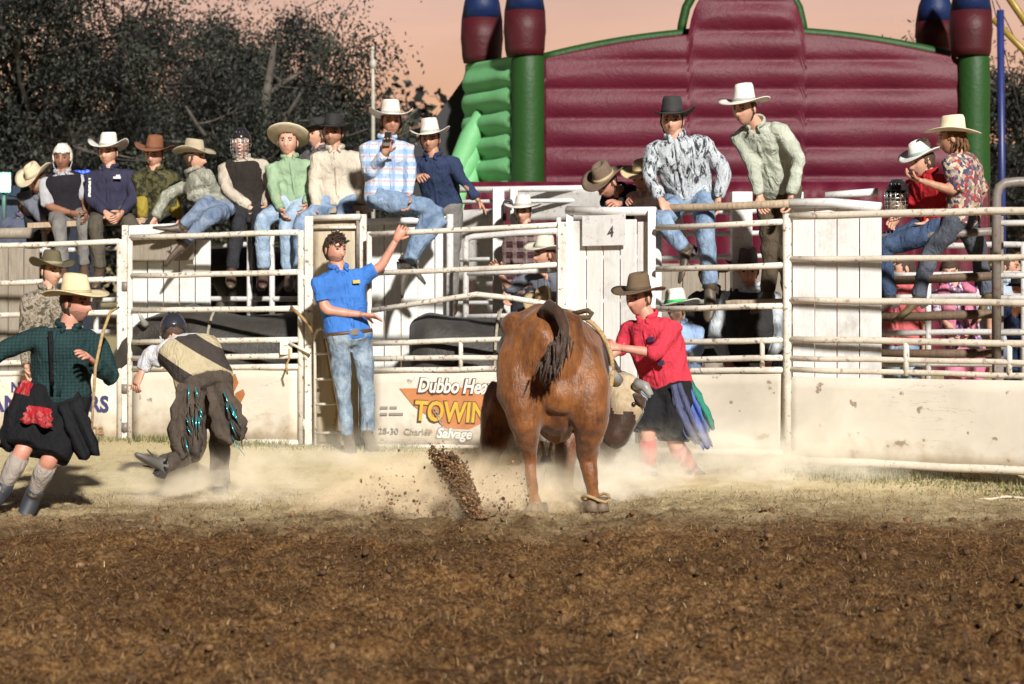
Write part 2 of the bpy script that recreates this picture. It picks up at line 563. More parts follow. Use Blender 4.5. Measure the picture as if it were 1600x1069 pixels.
# ------------------------------------------------------------------ ground
def build_ground():
    def axis(a, b, step):
        return list(np.arange(a, b, step))
    xs = [-400, -150, -60, -30, -18, -12, -9, -7] + axis(-6, 6, 0.033) + [6, 7, 9, 12, 18, 30, 60, 150, 400]
    ys = [-60, -20, -5, 2, 4, 5.5] + axis(6.2, 9.0, 0.024) + axis(9.0, 13.5, 0.04) + axis(13.5, 19, 0.12) + [19, 22, 26, 32, 40, 55, 80, 120, 250, 600, 1500]
    X, Y = np.meshgrid(np.array(xs, float), np.array(ys, float))
    p = np.stack([X.ravel(), Y.ravel(), np.zeros(X.size)], 1)
    till = 1 / (1 + np.exp((p[:, 1] - 11.5 + 0.8 * wob(p, 1.2, 1)) * 1.8))
    near = (np.abs(p[:, 0]) < 6.5) & (p[:, 1] > 6) & (p[:, 1] < 19)
    z = 0.034 * wob(p, 3.2, 2) + 0.040 * np.abs(wob(p, 8, 3)) + 0.034 * np.abs(wob(p, 17, 0)) * (0.4 + np.abs(wob(p, 5, 4)))
    z += 0.016 * wob(p, 41, 2) + 0.010 * wob(p, 70, 1)
    rsd = np.random.RandomState(14)
    for _ in range(150):                               # hoof and boot prints, some dragged
        hy = rsd.uniform(6.4, 11.8); hx = rsd.uniform(-1, 1) * hy * 0.29; th = rsd.uniform(0, 3.14); r1 = rsd.uniform(0.05, 0.09); r2 = r1 * rsd.uniform(1.0, 3.2)
        sel = np.abs(p[:, 0] - hx) + np.abs(p[:, 1] - hy) < 0.7
        q = p[sel]; u = ((q[:, 0] - hx) * math.cos(th) + (q[:, 1] - hy) * math.sin(th)) / r2; w_ = (-(q[:, 0] - hx) * math.sin(th) + (q[:, 1] - hy) * math.cos(th)) / r1
        g = np.sqrt(u * u + w_ * w_)
        z[sel] += -0.045 * np.exp(-g ** 3) + 0.028 * np.exp(-((g - 1.35) / 0.35) ** 2)
    z = z * till + (1 - till) * (0.007 * wob(p, 7, 2) + 0.006 * wob(p, 30, 1))
    z = np.where(near, z, 0)
    a = np.clip((p[:, 1] - 11.5) / 2.5, 0, 1); b = np.clip((p[:, 0] + 4.5) / 7, 0, 1)
    p[:, 2] = z + a * b * 0.09 - 0.02 * till
    nx, ny = len(xs), len(ys)
    idx = np.arange(nx * ny).reshape(ny, nx)
    q = np.stack([idx[:-1, :-1], idx[:-1, 1:], idx[1:, 1:], idx[1:, :-1]], -1).reshape(-1, 4)
    me = bpy.data.meshes.new("ground")
    me.from_pydata(p.tolist(), [], q.tolist())
    me.polygons.foreach_set("use_smooth", [True] * len(q))
    me.materials.append(ground_material())
    o = bpy.data.objects.new("ground", me); COL.objects.link(o)
    tag(o, kind="structure", label="dark tilled arena dirt turning to pale trodden straw", cat="ground")
    return p, nx, ny
GP, GNX, GNY = build_ground()

def quads_obj(name, V, Fc, mats, label, cat, smooth=False, mi=None, kind="stuff", parent=None):
    me = bpy.data.meshes.new(name)
    V = np.asarray(V, dtype=np.float32); Fc = np.asarray(Fc, dtype=np.int32)
    k = Fc.shape[1]
    me.vertices.add(len(V)); me.vertices.foreach_set("co", V.ravel())
    me.loops.add(Fc.size); me.loops.foreach_set("vertex_index", Fc.ravel())
    me.polygons.add(len(Fc)); me.polygons.foreach_set("loop_start", np.arange(0, Fc.size, k, dtype=np.int32))
    try:
        me.polygons.foreach_set("loop_total", np.full(len(Fc), k, dtype=np.int32))
    except Exception:
        pass
    for m in (mats if isinstance(mats, (list, tuple)) else [mats]):
        me.materials.append(m)
    if mi is not None:
        me.polygons.foreach_set("material_index", np.asarray(mi, dtype=np.int32))
    if smooth:
        me.polygons.foreach_set("use_smooth", [True] * len(Fc))
    me.update(calc_edges=True); me.validate()
    o = bpy.data.objects.new(name, me); COL.objects.link(o)
    if parent is not None:
        attach(o, parent)
        if kind: o["kind"] = kind
    else:
        tag(o, label, cat, kind=kind)
    return o

ICO = MB(); ICO.ball((0, 0, 0), 1.0, sub=1)
ICO_V = np.array(ICO.v); ICO_F = np.array(ICO.f)

def ground_z(x, y):
    """height of the built ground sheet at arrays x, y (nearest dense vertex)"""
    xs = GP[:GNX, 0]; ys = GP[::GNX, 1]
    i = np.clip(np.searchsorted(xs, x), 0, GNX - 1); j = np.clip(np.searchsorted(ys, y), 0, GNY - 1)
    return GP[j * GNX + i, 2]

def clods(name, x, y, z, r, label, seed, mats, mi):
    rs = np.random.RandomState(seed)
    n = len(x)
    sc = r[:, None] * rs.uniform(0.55, 1.3, (n, 3))
    V = ICO_V[None] * sc[:, None, :] * rs.uniform(0.75, 1.25, (n, len(ICO_V), 1))
    th = rs.uniform(0, 6.28, n); c, s = np.cos(th), np.sin(th)
    V = np.stack([V[..., 0] * c[:, None] - V[..., 1] * s[:, None], V[..., 0] * s[:, None] + V[..., 1] * c[:, None], V[..., 2]], -1)
    V = V + np.stack([x, y, z], -1)[:, None, :]
    Fc = (ICO_F[None] + (np.arange(n) * len(ICO_V))[:, None, None]).reshape(-1, 3)
    return quads_obj(name, V.reshape(-1, 3), Fc, mats, label, "dirt", mi=np.repeat(mi, len(ICO_F)))

M_CLOD = [plain("clod_dark", (0.085, 0.042, 0.017), 0.95, 0.4, 40, bump=0.8), plain("clod_brown", (0.17, 0.088, 0.036), 0.95, 0.4, 40, bump=0.8), plain("clod_tan", (0.26, 0.16, 0.08), 0.95, 0.3, 40, bump=0.8)]
rs = np.random.RandomState(3)
n = 3800
cy = 6.4 + 4.9 * rs.uniform(0, 1, n) ** 1.25
cx = rs.uniform(-1, 1, n) * cy * 0.30
cr = 0.004 + 0.022 * rs.uniform(0, 1, n) ** 6
clods("dirt_clods", cx, cy, ground_z(cx, cy) + cr * 0.25, cr, "loose dark clods strewn over the tilled arena", 5, M_CLOD, rs.choice(3, n, p=[0.55, 0.43, 0.02]))

def blades(name, x, y, z, ln, wd, tilt, label, cat, mats, mi, seed):
    rs = np.random.RandomState(seed)
    n = len(x)
    th = rs.uniform(0, 6.283, n); el = tilt
    d = np.stack([np.cos(th) * np.cos(el), np.sin(th) * np.cos(el), np.sin(el)], -1)
    sd = np.stack([-np.sin(th), np.cos(th), np.zeros(n)], -1)
    b = np.stack([x, y, z], -1)
    mid = b + d * (ln * 0.55)[:, None]; tip = b + d * ln[:, None] - np.array([0, 0, 1]) * (ln * 0.18)[:, None]
    w = wd[:, None] * sd
    V = np.stack([b - w, b + w, mid + w * 0.8, mid - w * 0.8, tip + w * 0.2, tip - w * 0.2], 1).reshape(-1, 3)
    k = np.arange(n)[:, None] * 6
    Fc = np.concatenate([k + np.array([[0, 1, 2, 3]]), k + np.array([[3, 2, 4, 5]])], 0)
    return quads_obj(name, V, Fc, mats, label, cat, mi=np.concatenate([mi, mi]))

M_STRAW = [plain("straw_pale", (0.66, 0.53, 0.30), 0.8, 0.2, 30), plain("straw_brown", (0.30, 0.17, 0.07), 0.85, 0.3, 30), plain("straw_dark", (0.09, 0.045, 0.018), 0.9, 0.3, 30)]
n = 70000
sy = 6.3 + 6.0 * rs.uniform(0, 1, n) ** 1.2
sx = rs.uniform(-1, 1, n) * sy * 0.31
blades("straw_litter", sx, sy, ground_z(sx, sy) + 0.004, rs.uniform(0.012, 0.055, n), rs.uniform(0.0008, 0.0020, n), rs.uniform(-0.05, 1.0, n), "brown straw and stubble lying on the arena dirt", "straw", M_STRAW, rs.choice(3, n, p=[0.012, 0.50, 0.488]), 8)
n = 9000
sy = rs.uniform(11.3, 16.0, n); sx = rs.uniform(-1, 1, n) * sy * 0.31
blades("dry_grass", sx, sy, ground_z(sx, sy), rs.uniform(0.015, 0.05, n), rs.uniform(0.0012, 0.0025, n), rs.uniform(0.0, 0.7, n), "short dry trodden grass in front of the chutes", "grass", M_STRAW, rs.choice(3, n, p=[0.72, 0.24, 0.04]), 9)
M_GRASS = [plain("grass_green", (0.10, 0.12, 0.035), 0.8, 0.3, 30), plain("grass_olive", (0.30, 0.26, 0.12), 0.8, 0.3, 30)]
n = 11000
gpx = rs.uniform(-40, 1640, n)
gd = np.array([Df(a) for a in gpx]) + rs.normal(-0.12, 0.16, n)
gx = (gpx - CX) / F * gd
gl = rs.uniform(0.02, 0.07, n) * (0.5 + 0.7 * (wob(np.stack([gx, gd, gx * 0], 1), 3.0, 1) > 0))
blades("fence_grass", gx, gd, ground_z(gx, gd), gl, rs.uniform(0.002, 0.004, n), rs.uniform(0.5, 1.5, n), "green and olive grass growing along the foot of the fence", "grass", M_GRASS, rs.choice(2, n, p=[0.45, 0.55]), 10)

# ------------------------------------------------------------------ trees
M_BARK = plain("gum_bark", (0.085, 0.072, 0.060), 0.9, 0.35, 3, bump=0.5)
M_LEAF = [plain("gum_leaf_shaded", (0.005, 0.006, 0.0045), 0.7, 0.3, 2), plain("gum_leaf_lit_grey", (0.034, 0.040, 0.028), 0.7, 0.3, 2), plain("gum_leaf_mid_brown", (0.013, 0.012, 0.009), 0.7, 0.3, 2)]  # leaf tones carry painted shading: shaded, lit and in-between foliage

def gum_tree(px, d, top_py, spread, seed, label, nleaf, lean=0.0, limbs=6, low=0.25, base_r=0.3, group="gum trees behind the chutes", side=0.0, leaf=0.085):
    rnd = random.Random(seed); rs = np.random.RandomState(seed)
    base = Vector(((px - CX) / F * d, d, -0.05))
    hgt = H + (CY - top_py) / F * d
    root = thing("gum_tree", label, "tree", base, group)
    bm = MB(); tips = []
    def branch(p, dr, ln, r, lev):
        pts, rr = [p.copy()], [r]
        nseg = 6
        for i in range(nseg):
            dr = (dr + Vector((rnd.uniform(-1, 1), rnd.uniform(-1, 1), rnd.uniform(-0.5, 0.7))) * (0.24 if lev else 0.15)).normalized()
            p = p + dr * (ln / nseg); pts.append(p.copy()); rr.append(r * (1 - (0.80 if lev else 0.85) * (i + 1) / nseg))
            if lev >= 1:
                tips.append((p.copy(), lev))
        bm.tube(pts, rr, 8 if lev == 0 else 6, 0)
        if lev < 3:
            kids = limbs if lev == 0 else rnd.randint(3, 5)
            for k in range(kids):
                t = rnd.uniform(low if lev == 0 else 0.25, 1.0)
                i = min(nseg, max(1, int(t * nseg)))
                ang = rnd.uniform(0, 6.283)
                nd = Vector((math.cos(ang) + side, math.sin(ang), rnd.uniform(0.25, 1.1) if lev == 0 else rnd.uniform(-0.45, 0.8))).normalized()
                branch(pts[i], nd, (spread if lev == 0 else ln * 0.62) * rnd.uniform(0.7, 1.15), max(rr[i] * 0.62, 0.012), lev + 1)
    branch(base, Vector((lean, 0, 1)).normalized(), hgt * 0.72, base_r, 0)
    bm.build("trunk", M_BARK, root)
    tp = np.array([t[0][:] for t in tips])
    lv = np.array([t[1] for t in tips])
    w = np.where(lv == 1, 0.25, np.where(lv == 2, 1.0, 1.5))
    ci = rs.choice(len(tp), nleaf // 190, p=w / w.sum())
    cc = tp[ci] + rs.normal(0, 0.10, (len(ci), 3))
    li = np.repeat(np.arange(len(cc)), 190)
    q = rs.normal(0, 1, (len(li), 3)) * np.array([0.21, 0.21, 0.26]) * rs.uniform(0.5, 1.5, (len(cc), 1))[li]
    c = cc[li] + q - np.array([0, 0, 0.22])
    n = len(c)
    th = rs.uniform(0, 6.283, n); el = rs.uniform(-1.5, 0.1, n)
    dv = np.stack([np.cos(th) * np.cos(el), np.sin(th) * np.cos(el), np.sin(el)], -1)
    ph = rs.normal(0, 1, (n, 3)); sd = np.cross(dv, ph); sd /= np.linalg.norm(sd, axis=1)[:, None] + 1e-9
    ln = rs.uniform(0.6, 1.4, n)[:, None] * leaf; wd = ln * rs.uniform(0.14, 0.28, n)[:, None]
    V = np.stack([c, c + dv * ln * 0.45 + sd * wd, c + dv * ln, c + dv * ln * 0.45 - sd * wd], 1).reshape(-1, 3)
    Fc = np.arange(n * 4).reshape(-1, 4)
    mi = rs.choice(3, len(cc), p=[0.5, 0.34, 0.16])[li]  # one tone per clump, so clump light and shade sit in the colour
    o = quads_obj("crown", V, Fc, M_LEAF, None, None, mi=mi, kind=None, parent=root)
    return root

gum_tree(40, 31, -110, 3.0, 11, "dark gum tree at the far left with low spreading limbs", 50000, 0.05, 7, 0.30, 0.26)
gum_tree(215, 35, -160, 3.4, 23, "tall hazy gum tree behind the brown hatted man", 46000, 0.02, 8, 0.28, 0.30)
gum_tree(352, 33, -140, 3.2, 5, "gum tree with a pale forking trunk behind the caged helmet", 46000, 0.10, 8, 0.34, 0.30)
gum_tree(470, 38, -60, 3.0, 47, "dark gum tree behind the black hatted men", 56000, 0.06, 8, 0.22, 0.30)
gum_tree(130, 42, -20, 4.0, 61, "distant leafy gum tree filling the gap at the left", 10000, 0.0, 8, 0.15, 0.34)
gum_tree(330, 46, 30, 4.2, 71, "distant leafy gum tree low behind the seated cowboys", 26000, 0.0, 9, 0.10, 0.34)
gum_tree(545, 44, 120, 2.4, 83, "small dark gum tree beside the thin flagpole", 30000, 0.0, 7, 0.15, 0.25)
gum_tree(1650, 34, -40, 2.2, 91, "gum tree at the right edge with drooping twigs by the blue pole", 28000, 0.0, 7, 0.45, 0.26)

def tree_mass(name, pts, label, seed):
    rs = np.random.RandomState(seed)
    C = []
    for (px, py, d, r, nn) in pts:
        c = np.array(P(px, py, d)[:])
        q = rs.normal(0, 1, (nn, 3)); q /= np.linalg.norm(q, axis=1)[:, None]; q *= rs.uniform(0.3, 1.0, (nn, 1)) ** 0.5
        C.append(c + q * np.array([r * 1.35, r, r]))
    c = np.concatenate(C); n = len(c)
    ph = rs.normal(0, 1, (n, 3)); dv = rs.normal(0, 1, (n, 3)); dv /= np.linalg.norm(dv, axis=1)[:, None]
    sd = np.cross(dv, ph); sd /= np.linalg.norm(sd, axis=1)[:, None] + 1e-9
    ln = rs.uniform(0.25, 0.6, n)[:, None]; wd = ln * 0.3
    V = np.stack([c, c + dv * ln * 0.5 + sd * wd, c + dv * ln, c + dv * ln * 0.5 - sd * wd], 1).reshape(-1, 3)
    V[:, 2] = np.maximum(V[:, 2], -0.1)
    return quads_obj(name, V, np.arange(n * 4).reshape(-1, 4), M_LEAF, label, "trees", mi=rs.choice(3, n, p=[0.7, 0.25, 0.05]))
pts = []
rr = random.Random(4)
for px in range(-1300, 700, 48):
    pts.append((px + rr.uniform(-15, 15), 300 + rr.uniform(-30, 40), 62 + rr.uniform(-4, 4), rr.uniform(2.4, 3.4), 900))
tree_mass("far_trees", pts, "dark band of far trees low behind the left chutes", 12)
pts = [(px + rr.uniform(-15, 15), 325 + rr.uniform(-20, 20), 60 + rr.uniform(-4, 4), rr.uniform(1.6, 2.2), 800) for px in range(1480, 2700, 44)]
tree_mass("far_trees", pts, "dark band of far trees right of the inflatable castle", 13)

# ------------------------------------------------------------------ inflatable castle
def vinyl(name, col):
    m, n, l, b = new_mat(name)
    v = objco(n, l)
    t = nz(n, l, 2.0, 4, 0.6, v); t2 = nz(n, l, 14.0, 3, 0.6, v, 0.6)
    c = ramp(n, l, t.outputs[0], [(0.3, tuple(x * 0.8 for x in col)), (0.7, col)]).outputs[0]
    l.new(c, b.inputs["Base Color"])
    b.inputs["Roughness"].default_value = 0.55
    b.inputs["Specular IOR Level"].default_value = 0.35
    bumpn(n, l, b, t2.outputs[0], 0.25, 0.03)
    return m
V_MAR, V_GRN, V_RED, V_BLU, V_LGR = vinyl("maroon_vinyl", (0.100, 0.0032, 0.018)), vinyl("green_vinyl", (0.014, 0.065, 0.010)), vinyl("red_vinyl", (0.065, 0.006, 0.010)), vinyl("blue_vinyl", (0.005, 0.018, 0.085)), vinyl("bright_green_vinyl", (0.17, 0.46, 0.20))
castle = thing("inflatable_castle", "maroon and green inflatable castle with blue topped towers behind the chutes", "bouncy castle", (3.0, 24.5, 0))
CD = 24.0
def quilt(name, corners_fn, nu, nv, bulge, period, mat):
    """inflated wall: corners_fn(u,v)->(point, outward normal); horizontal pillows"""
    mb = MB(); vs, fs = [], []
    for j in range(nv + 1):
        for i in range(nu + 1):
            p, nr, s = corners_fn(i / nu, j / nv)
            edge = min(1.0, 6 * min(i / nu, 1 - i / nu)) ** 0.5
            h = abs(math.sin(math.pi * s / period)) ** 0.9
            pinch = 0.5 + 0.5 * edge
            vs.append(p + nr * (bulge * h * pinch * min(1.0, (1 - j / nv) * 14) + 0.012 * math.sin(i / nu * 23.0 + j * 0.05) * h * (nu > 100)))
    for j in range(nv):
        for i in range(nu):
            a = j * (nu + 1) + i
            fs.append((a, a + 1, a + nu + 2, a + nu + 1))
    mb.add(vs, fs)
    o = mb.build(name, mat, castle)
    sm = o.modifiers.new("solid", 'SOLIDIFY'); sm.thickness = 0.5; sm.offset = 1.0
    return o
xl, xr = P(850, 0, CD).x, P(1500, 0, CD).x
def zpx(py, d=CD):
    return H - (py - CY) / F * d
def wall_fn(u, v):
    x = xl + (xr - xl) * u
    px = CX + x / CD * F
    e = (px - 1175) / 325.0
    top = zpx(50 + 42 * e * e)
    if 1076 < px < 1256:
        k = abs(px - 1166) / 90.0
        top = zpx(52 - 76 * max(0.0, 1 - k ** 5) ** 0.62 + 6 * k)
    z = 0.0 + top * v
    return Vector((x, CD, z)), Vector((0, -1, 0)), z + 0.05
quilt("back_wall", wall_fn, 150, 170, 0.062, 0.38, V_MAR)
# green piping along the arch of the wall
arch = MB()
pts = [P(px, 49 + 42 * ((px - 1175) / 325.0) ** 2, CD + 0.42) for px in range(846, 1506, 22)]
arch.tube(pts, 0.07, 10, 0)
arch.build("arch_trim", V_GRN, castle)
prof = [(1070, 56), (1072, 40), (1078, 14), (1090, -8), (1108, -24), (1166, -30), (1224, -24), (1242, -8), (1254, 14), (1260, 40), (1262, 56)]
dt = MB(); dt.tube([P(a - 6, b - 2, CD + 0.45) for a, b in prof], 0.06, 8); dt.build("dome_trim", V_GRN, castle)
def tower(px, d, w, py_join, py_blue, py_tip):
    c = P(px, 0, d); r = w / 2 / F * d
    def ring(z, q):
        return [Vector((c.x + q * math.cos(t), c.y + q * math.sin(t), z)) for t in [k * 2 * math.pi / 20 for k in range(20)]]
    mb = MB(); z0, z1 = zpx(py_join, d), zpx(py_blue, d)
    mb.loft([ring(z0 - 0.05, r * 0.90), ring(z0 + 0.04, r * 0.97), ring(z0 + 0.18, r), ring((z0 + z1) / 2, r * 1.04), ring(z1, r)])
    t = mb.build("tower", V_RED, castle)
    mb = MB(); z2 = zpx(py_tip, d)
    mb.loft([ring(z1 + 0.002, r * 0.995), ring(z1 + (z2 - z1) * 0.3, r * 0.86), ring(z1 + (z2 - z1) * 0.6, r * 0.55), ring(z1 + (z2 - z1) * 0.88, r * 0.22), ring(z2, r * 0.03)])
    mb.build("tower_roof", V_BLU, t)
def column(px, d, w, py_top, mat=V_GRN):
    c = P(px, 0, d); r = w / 2 / F * d
    def ring(z, q):
        return [Vector((c.x + q * math.cos(t), c.y + q * math.sin(t), z)) for t in [k * 2 * math.pi / 20 for k in range(20)]]
    mb = MB(); z1 = zpx(py_top, d)
    mb.loft([ring(0, r * 0.98)] + [ring(z1 * k / 8, r * (1.0 + 0.02 * (k % 2))) for k in range(1, 8)] + [ring(z1 - 0.08, r), ring(z1, r * 0.85)])
    mb.build("column", mat, castle)
tower(820, CD, 64, 82, 18, -70); tower(1517, CD, 64, 82, 18, -70)
tower(753, CD + 1.2, 64, 93, 30, -60); tower(1461, CD + 1.2, 60, 80, 35, -50)
column(825, CD, 52, 84); column(1521, CD, 50, 84); column(1462, CD + 1.3, 48, 84)
# pleated side wall running back to the left
A, B = P(803, 0, CD + 0.05), P(727, 0, CD + 1.25)
sdir = (B - A); sdir.z = 0
snr = Vector((sdir.y, -sdir.x, 0)).normalized()
if snr.y > 0: snr = -snr
def side_fn(u, v):
    p = A + sdir * u
    z = zpx(86) * v
    return Vector((p.x, p.y, z)), snr, z + 0.16
quilt("side_wall", side_fn, 26, 130, 0.12, 0.305, V_LGR)
# slanting pleats of the slide flank at the lower left
for k in range(4):
    mb = MB()
    mb.tube([P(760 - k * 4, 170 + k * 36, CD + 0.9), P(735 - k * 4, 215 + k * 38, CD + 0.8), P(690 - k * 6, 330 + k * 24, CD + 0.7), P(655 - k * 6, 430, CD + 0.6)], [0.12, 0.15, 0.15, 0.15], 12)
    mb.build("slide_pleat", V_LGR, castle)
mb = MB()
mb.loft([[P(728, 118, CD + 2.0), P(728, 330, CD + 2.0), P(610, 330, CD + 2.0), P(625, 262, CD + 2.0)], [P(728, 118, CD + 2.5), P(728, 330, CD + 2.5), P(610, 330, CD + 2.5), P(625, 262, CD + 2.5)]])
mb.build("slide_underside", plain("black_vinyl", (0.012, 0.012, 0.014), 0.6), castle, smooth=False)
# lower skirt in front of the wall
def skirt_fn(u, v):
    x = P(735, 0, CD - 0.9).x + (P(1545, 0, CD - 0.9).x - P(735, 0, CD - 0.9).x) * u
    z = zpx(284, CD - 0.9) * v
    return Vector((x, CD - 0.9, z)), Vector((0, -1, 0)), x
quilt("front_skirt", skirt_fn, 170, 12, 0.10, 0.42, V_MAR)

# ------------------------------------------------------------------ poles and fairground bits
def pole(name, label, cat, pts, r, mat, seg=10):
    t = thing(name, label, cat, Vector((pts[0].x, pts[0].y, min(p.z for p in pts))))
    mb = MB(); mb.tube(pts, r, seg); mb.build("shaft", mat, t)
    return t
fp = pole("flagpole", "thin pale flagpole rising among the gum leaves", "pole", [P(583, 395 + 1.65 * F / 30, 30), P(583, 140, 30), P(582, 78, 30)], [0.035, 0.03, 0.02], plain("pale_pole", (0.45, 0.42, 0.36), 0.5))
mb = MB(); mb.ball(P(582, 76, 30), 0.035); mb.build("finial", plain("pale_pole", (0.45, 0.42, 0.36), 0.5), fp)
mb = MB(); mb.ball(P(583, 100, 30), (0.06, 0.06, 0.09)); mb.build("collar", plain("pale_pole", (0.45, 0.42, 0.36), 0.5), fp)
ride = thing("fairground_ride", "blue post and slanting yellow arms of a ride right of the castle", "fairground ride", P(1568, 395 + 1.65 * F / 27, 27))
mb = MB(); mb.tube([P(1568, 395 + 1.65 * F / 27, 27), P(1563, 16, 27)], [0.05, 0.055], 10); mb.build("post", plain("blue_paint", (0.02, 0.03, 0.14), 0.4), ride)
for a, b_, s in (((1552, -40), (1640, 90), 0.06), ((1552, 30), (1650, 130), 0.05)):
    mb = MB(); mb.tube([P(a[0], a[1], 28), P(b_[0], b_[1], 28)], s, 10); mb.build("arm", plain("yellow_paint", (0.30, 0.20, 0.03), 0.4), ride)
for a, b_ in (((1550, 0), (1600, 200)), ((1556, 0), (1640, 170))):
    mb = MB(); mb.tube([P(*a, 28.3), P(*b_, 28.3)], 0.008, 5); mb.build("cable", plain("cable_dark", (0.05, 0.04, 0.05), 0.6), ride)

# floodlight seen at the left edge, and a marquee behind it
lamp = thing("work_light", "bright green white lamp glowing at the left edge", "lamp", P(2, 300, 24))
mb = MB(); c = P(3, 285, 24)
mb.box(c + Vector((0, 0.06, 0)), (0.11, 0, 0), (0, 0.05, 0), (0, 0, 0.13)); mb.tube([P(3, 395 + 1.65 * F / 24, 24) + Vector((0, 0.1, 0)), c + Vector((0, 0.1, -0.1))], 0.03, 8)
mb.build("housing", plain("black_metal", (0.02, 0.02, 0.02), 0.5), lamp, smooth=False)
mb = MB(); mb.box(c, (0.085, 0, 0), (0, 0.006, 0), (0, 0, 0.105)); mb.build("lens", plain("lamp_lens", (0.35, 1.0, 0.72), 0.3, emit=6.0), lamp, smooth=False)
ld = bpy.data.lights.new("lamp_light", 'POINT'); ld.energy = 90; ld.color = (0.4, 1.0, 0.8); ld.shadow_soft_size = 0.1
lo = bpy.data.objects.new("lamp_light", ld); COL.objects.link(lo); lo.location = c + Vector((0, -0.12, 0)); attach(lo, lamp)
mq = thing("marquee", "pale blue grey canvas marquee at the far left", "tent", P(10, 395 + 1.62 * F / 27, 27))
mb = MB()
x0, x1 = P(-140, 0, 27).x, P(62, 0, 27).x; ze = zpx(312, 27); zt = zpx(335, 27)
mb.add([(x0, 27, 0), (x1, 27, 0), (x1, 27, ze), (x0, 27, ze), (x0, 31, 0), (x1, 31, 0), (x1, 31, ze), (x0, 31, ze)], [(0, 1, 2, 3), (1, 5, 6, 2), (5, 4, 7, 6), (4, 0, 3, 7)])
mb.build("canvas_wall", fabric("canvas_blue", (0.07, 0.09, 0.14)), mq, smooth=False)
mb = MB(); xm = (x0 + x1) / 2
mb.add([(x0 - .1, 26.85, ze), (x1 + .1, 26.85, ze), (x1 + .1, 31.1, ze), (x0 - .1, 31.1, ze), (xm, 29, zt + 0.5)], [(0, 1, 4), (1, 2, 4), (2, 3, 4), (3, 0, 4)])
mb.build("canvas_roof", fabric("canvas_blue", (0.07, 0.09, 0.14)), mq, smooth=False)
ls = thing("light_string", "string of tiny blue lights beside the navy shirt", "string lights", P(125, 267, 26))
mb = MB(); mb.tube([P(100, 266, 26), P(119, 268, 26), P(137, 267.5, 26), P(150, 268, 26)], 0.006, 5); mb.build("wire", plain("cable_dark", (0.05, 0.04, 0.05), 0.6), ls)
for i, px in enumerate((119, 124, 130, 137)):
    mb = MB(); mb.ball(P(px, 269, 26), 0.024 + 0.01 * (i == 3)); mb.build("bulb", plain("blue_bulb", (0.04, 0.09, 0.9), 0.4, emit=2.5), ls)

# ------------------------------------------------------------------ chute fences
def rail(root, pts, r=0.024, doff=0.0, mat=M_CREAM, name="rail", seg=10):
    rnd = random.Random(int(pts[0][0] * 31 + pts[0][1] * 7))
    pp = []
    for (xa, ya), (xb, yb) in zip(pts, pts[1:]):
        m = max(1, int(abs(xb - xa) / 55))
        for q in range(m):
            t = q / m
            j = 0.0 if (q == 0) else 1.0
            pp.append((xa + (xb - xa) * t, ya + (yb - ya) * t + j * rnd.uniform(-1.0, 1.2)))
    pp.append(pts[-1])
    mb = MB(); mb.tube([P(x, y, Df(x) + doff) for x, y in pp], r, seg)
    return mb.build(name, mat, root)
def vpost(root, px, y0, y1, w=0.028, doff=0.0, mat=M_CREAM, name="post", square=False, d=None):
    dd = (Df(px) if d is None else d) + doff
    a, b = P(px, y0, dd), P(px, y1, dd)
    mb = MB()
    if square:
        mb.box((a + b) / 2, (w, 0, 0), (0, w, 0), (0, 0, abs(a.z - b.z) / 2))
        return mb.build(name, mat, root, smooth=False, bevel=0.004)
    mb.tube([a, b], w, 12)
    return mb.build(name, mat, root)
def sheet(root, x0, x1, yt0, yt1, yb0, yb1, doff=0.0, mat=M_SHEET, name="sheet_panel", th=0.006, nu=18, nv=7, d0=None, d1=None, warp=0.004):
    d0 = (Df(x0) if d0 is None else d0) + doff; d1 = (Df(x1) if d1 is None else d1) + doff
    a, b, c, e = P(x0, yb0, d0), P(x1, yb1, d1), P(x1, yt1, d1), P(x0, yt0, d0)
    nr = Vector((b.y - a.y, -(b.x - a.x), 0)).normalized()
    if nr.y > 0: nr = -nr
    mb = MB(); vs, fs = [], []
    rnd = random.Random(int(x0 * 7 + x1))
    f1, f2 = rnd.uniform(0, 6), rnd.uniform(0, 6)
    for j in range(nv + 1):
        for i in range(nu + 1):
            u, v = i / nu, j / nv
            p = a.lerp(b, u).lerp(e.lerp(c, u), v)
            vs.append(p + nr * warp * (math.sin(u * 7 + f1) * math.sin(v * 4 + f2) + 0.5 * math.sin(u * 17 + v * 9 + f1)))
    for j in range(nv):
        for i in range(nu):
            k = j * (nu + 1) + i; fs.append((k, k + 1, k + nu + 2, k + nu + 1))
    mb.add(vs, fs)
    o = mb.build(name, mat, root)
    s = o.modifiers.new("solid", 'SOLIDIFY'); s.thickness = th; s.offset = -1
    return o
def base_of(px):
    d = Df(px); x = (px - CX) / F * d
    return Vector((x, d, gz(x, d)))

# gate at the far left
gA = thing("chute_gate", "cream pipe gate at far left with half hidden blue lettering", "gate", base_of(90), "cream pipe chute gates")
for y0, y1 in ((384, 377), (441, 436), (491, 488), (566, 563), (581, 578)):
    rail(gA, [(-260, y0 + 9), (186, y1)])
rail(gA, [(-260, 697), (186, 689)])
vpost(gA, 187, 374, 692, 0.026)
sheet(gA, -260, 184, 587, 582, 695, 688, 0.012)
vpost(gA, -262, 384, 697, 0.026)
def letters(root, body, px, py, cap_px, mat, shear=0.0, offset=0.0, sx=1.0, lift=0.012, align='LEFT', doff=0.0, space=1.0):
    d = Df(px) + doff
    x = (P(px + 60, 500, Df(px + 60)) - P(px - 60, 500, Df(px - 60))); x.z = 0
    size = cap_px / F * d / 0.70
    text_job(body, P(px, py, d), x, size, mat, root, shear=shear, offset=offset, sx=sx, lift=lift, align=align, space=space)
M_NAVY = plain("navy_print", (0.05, 0.05, 0.16), 0.6); M_TANP = plain("tan_print", (0.33, 0.20, 0.11), 0.6)
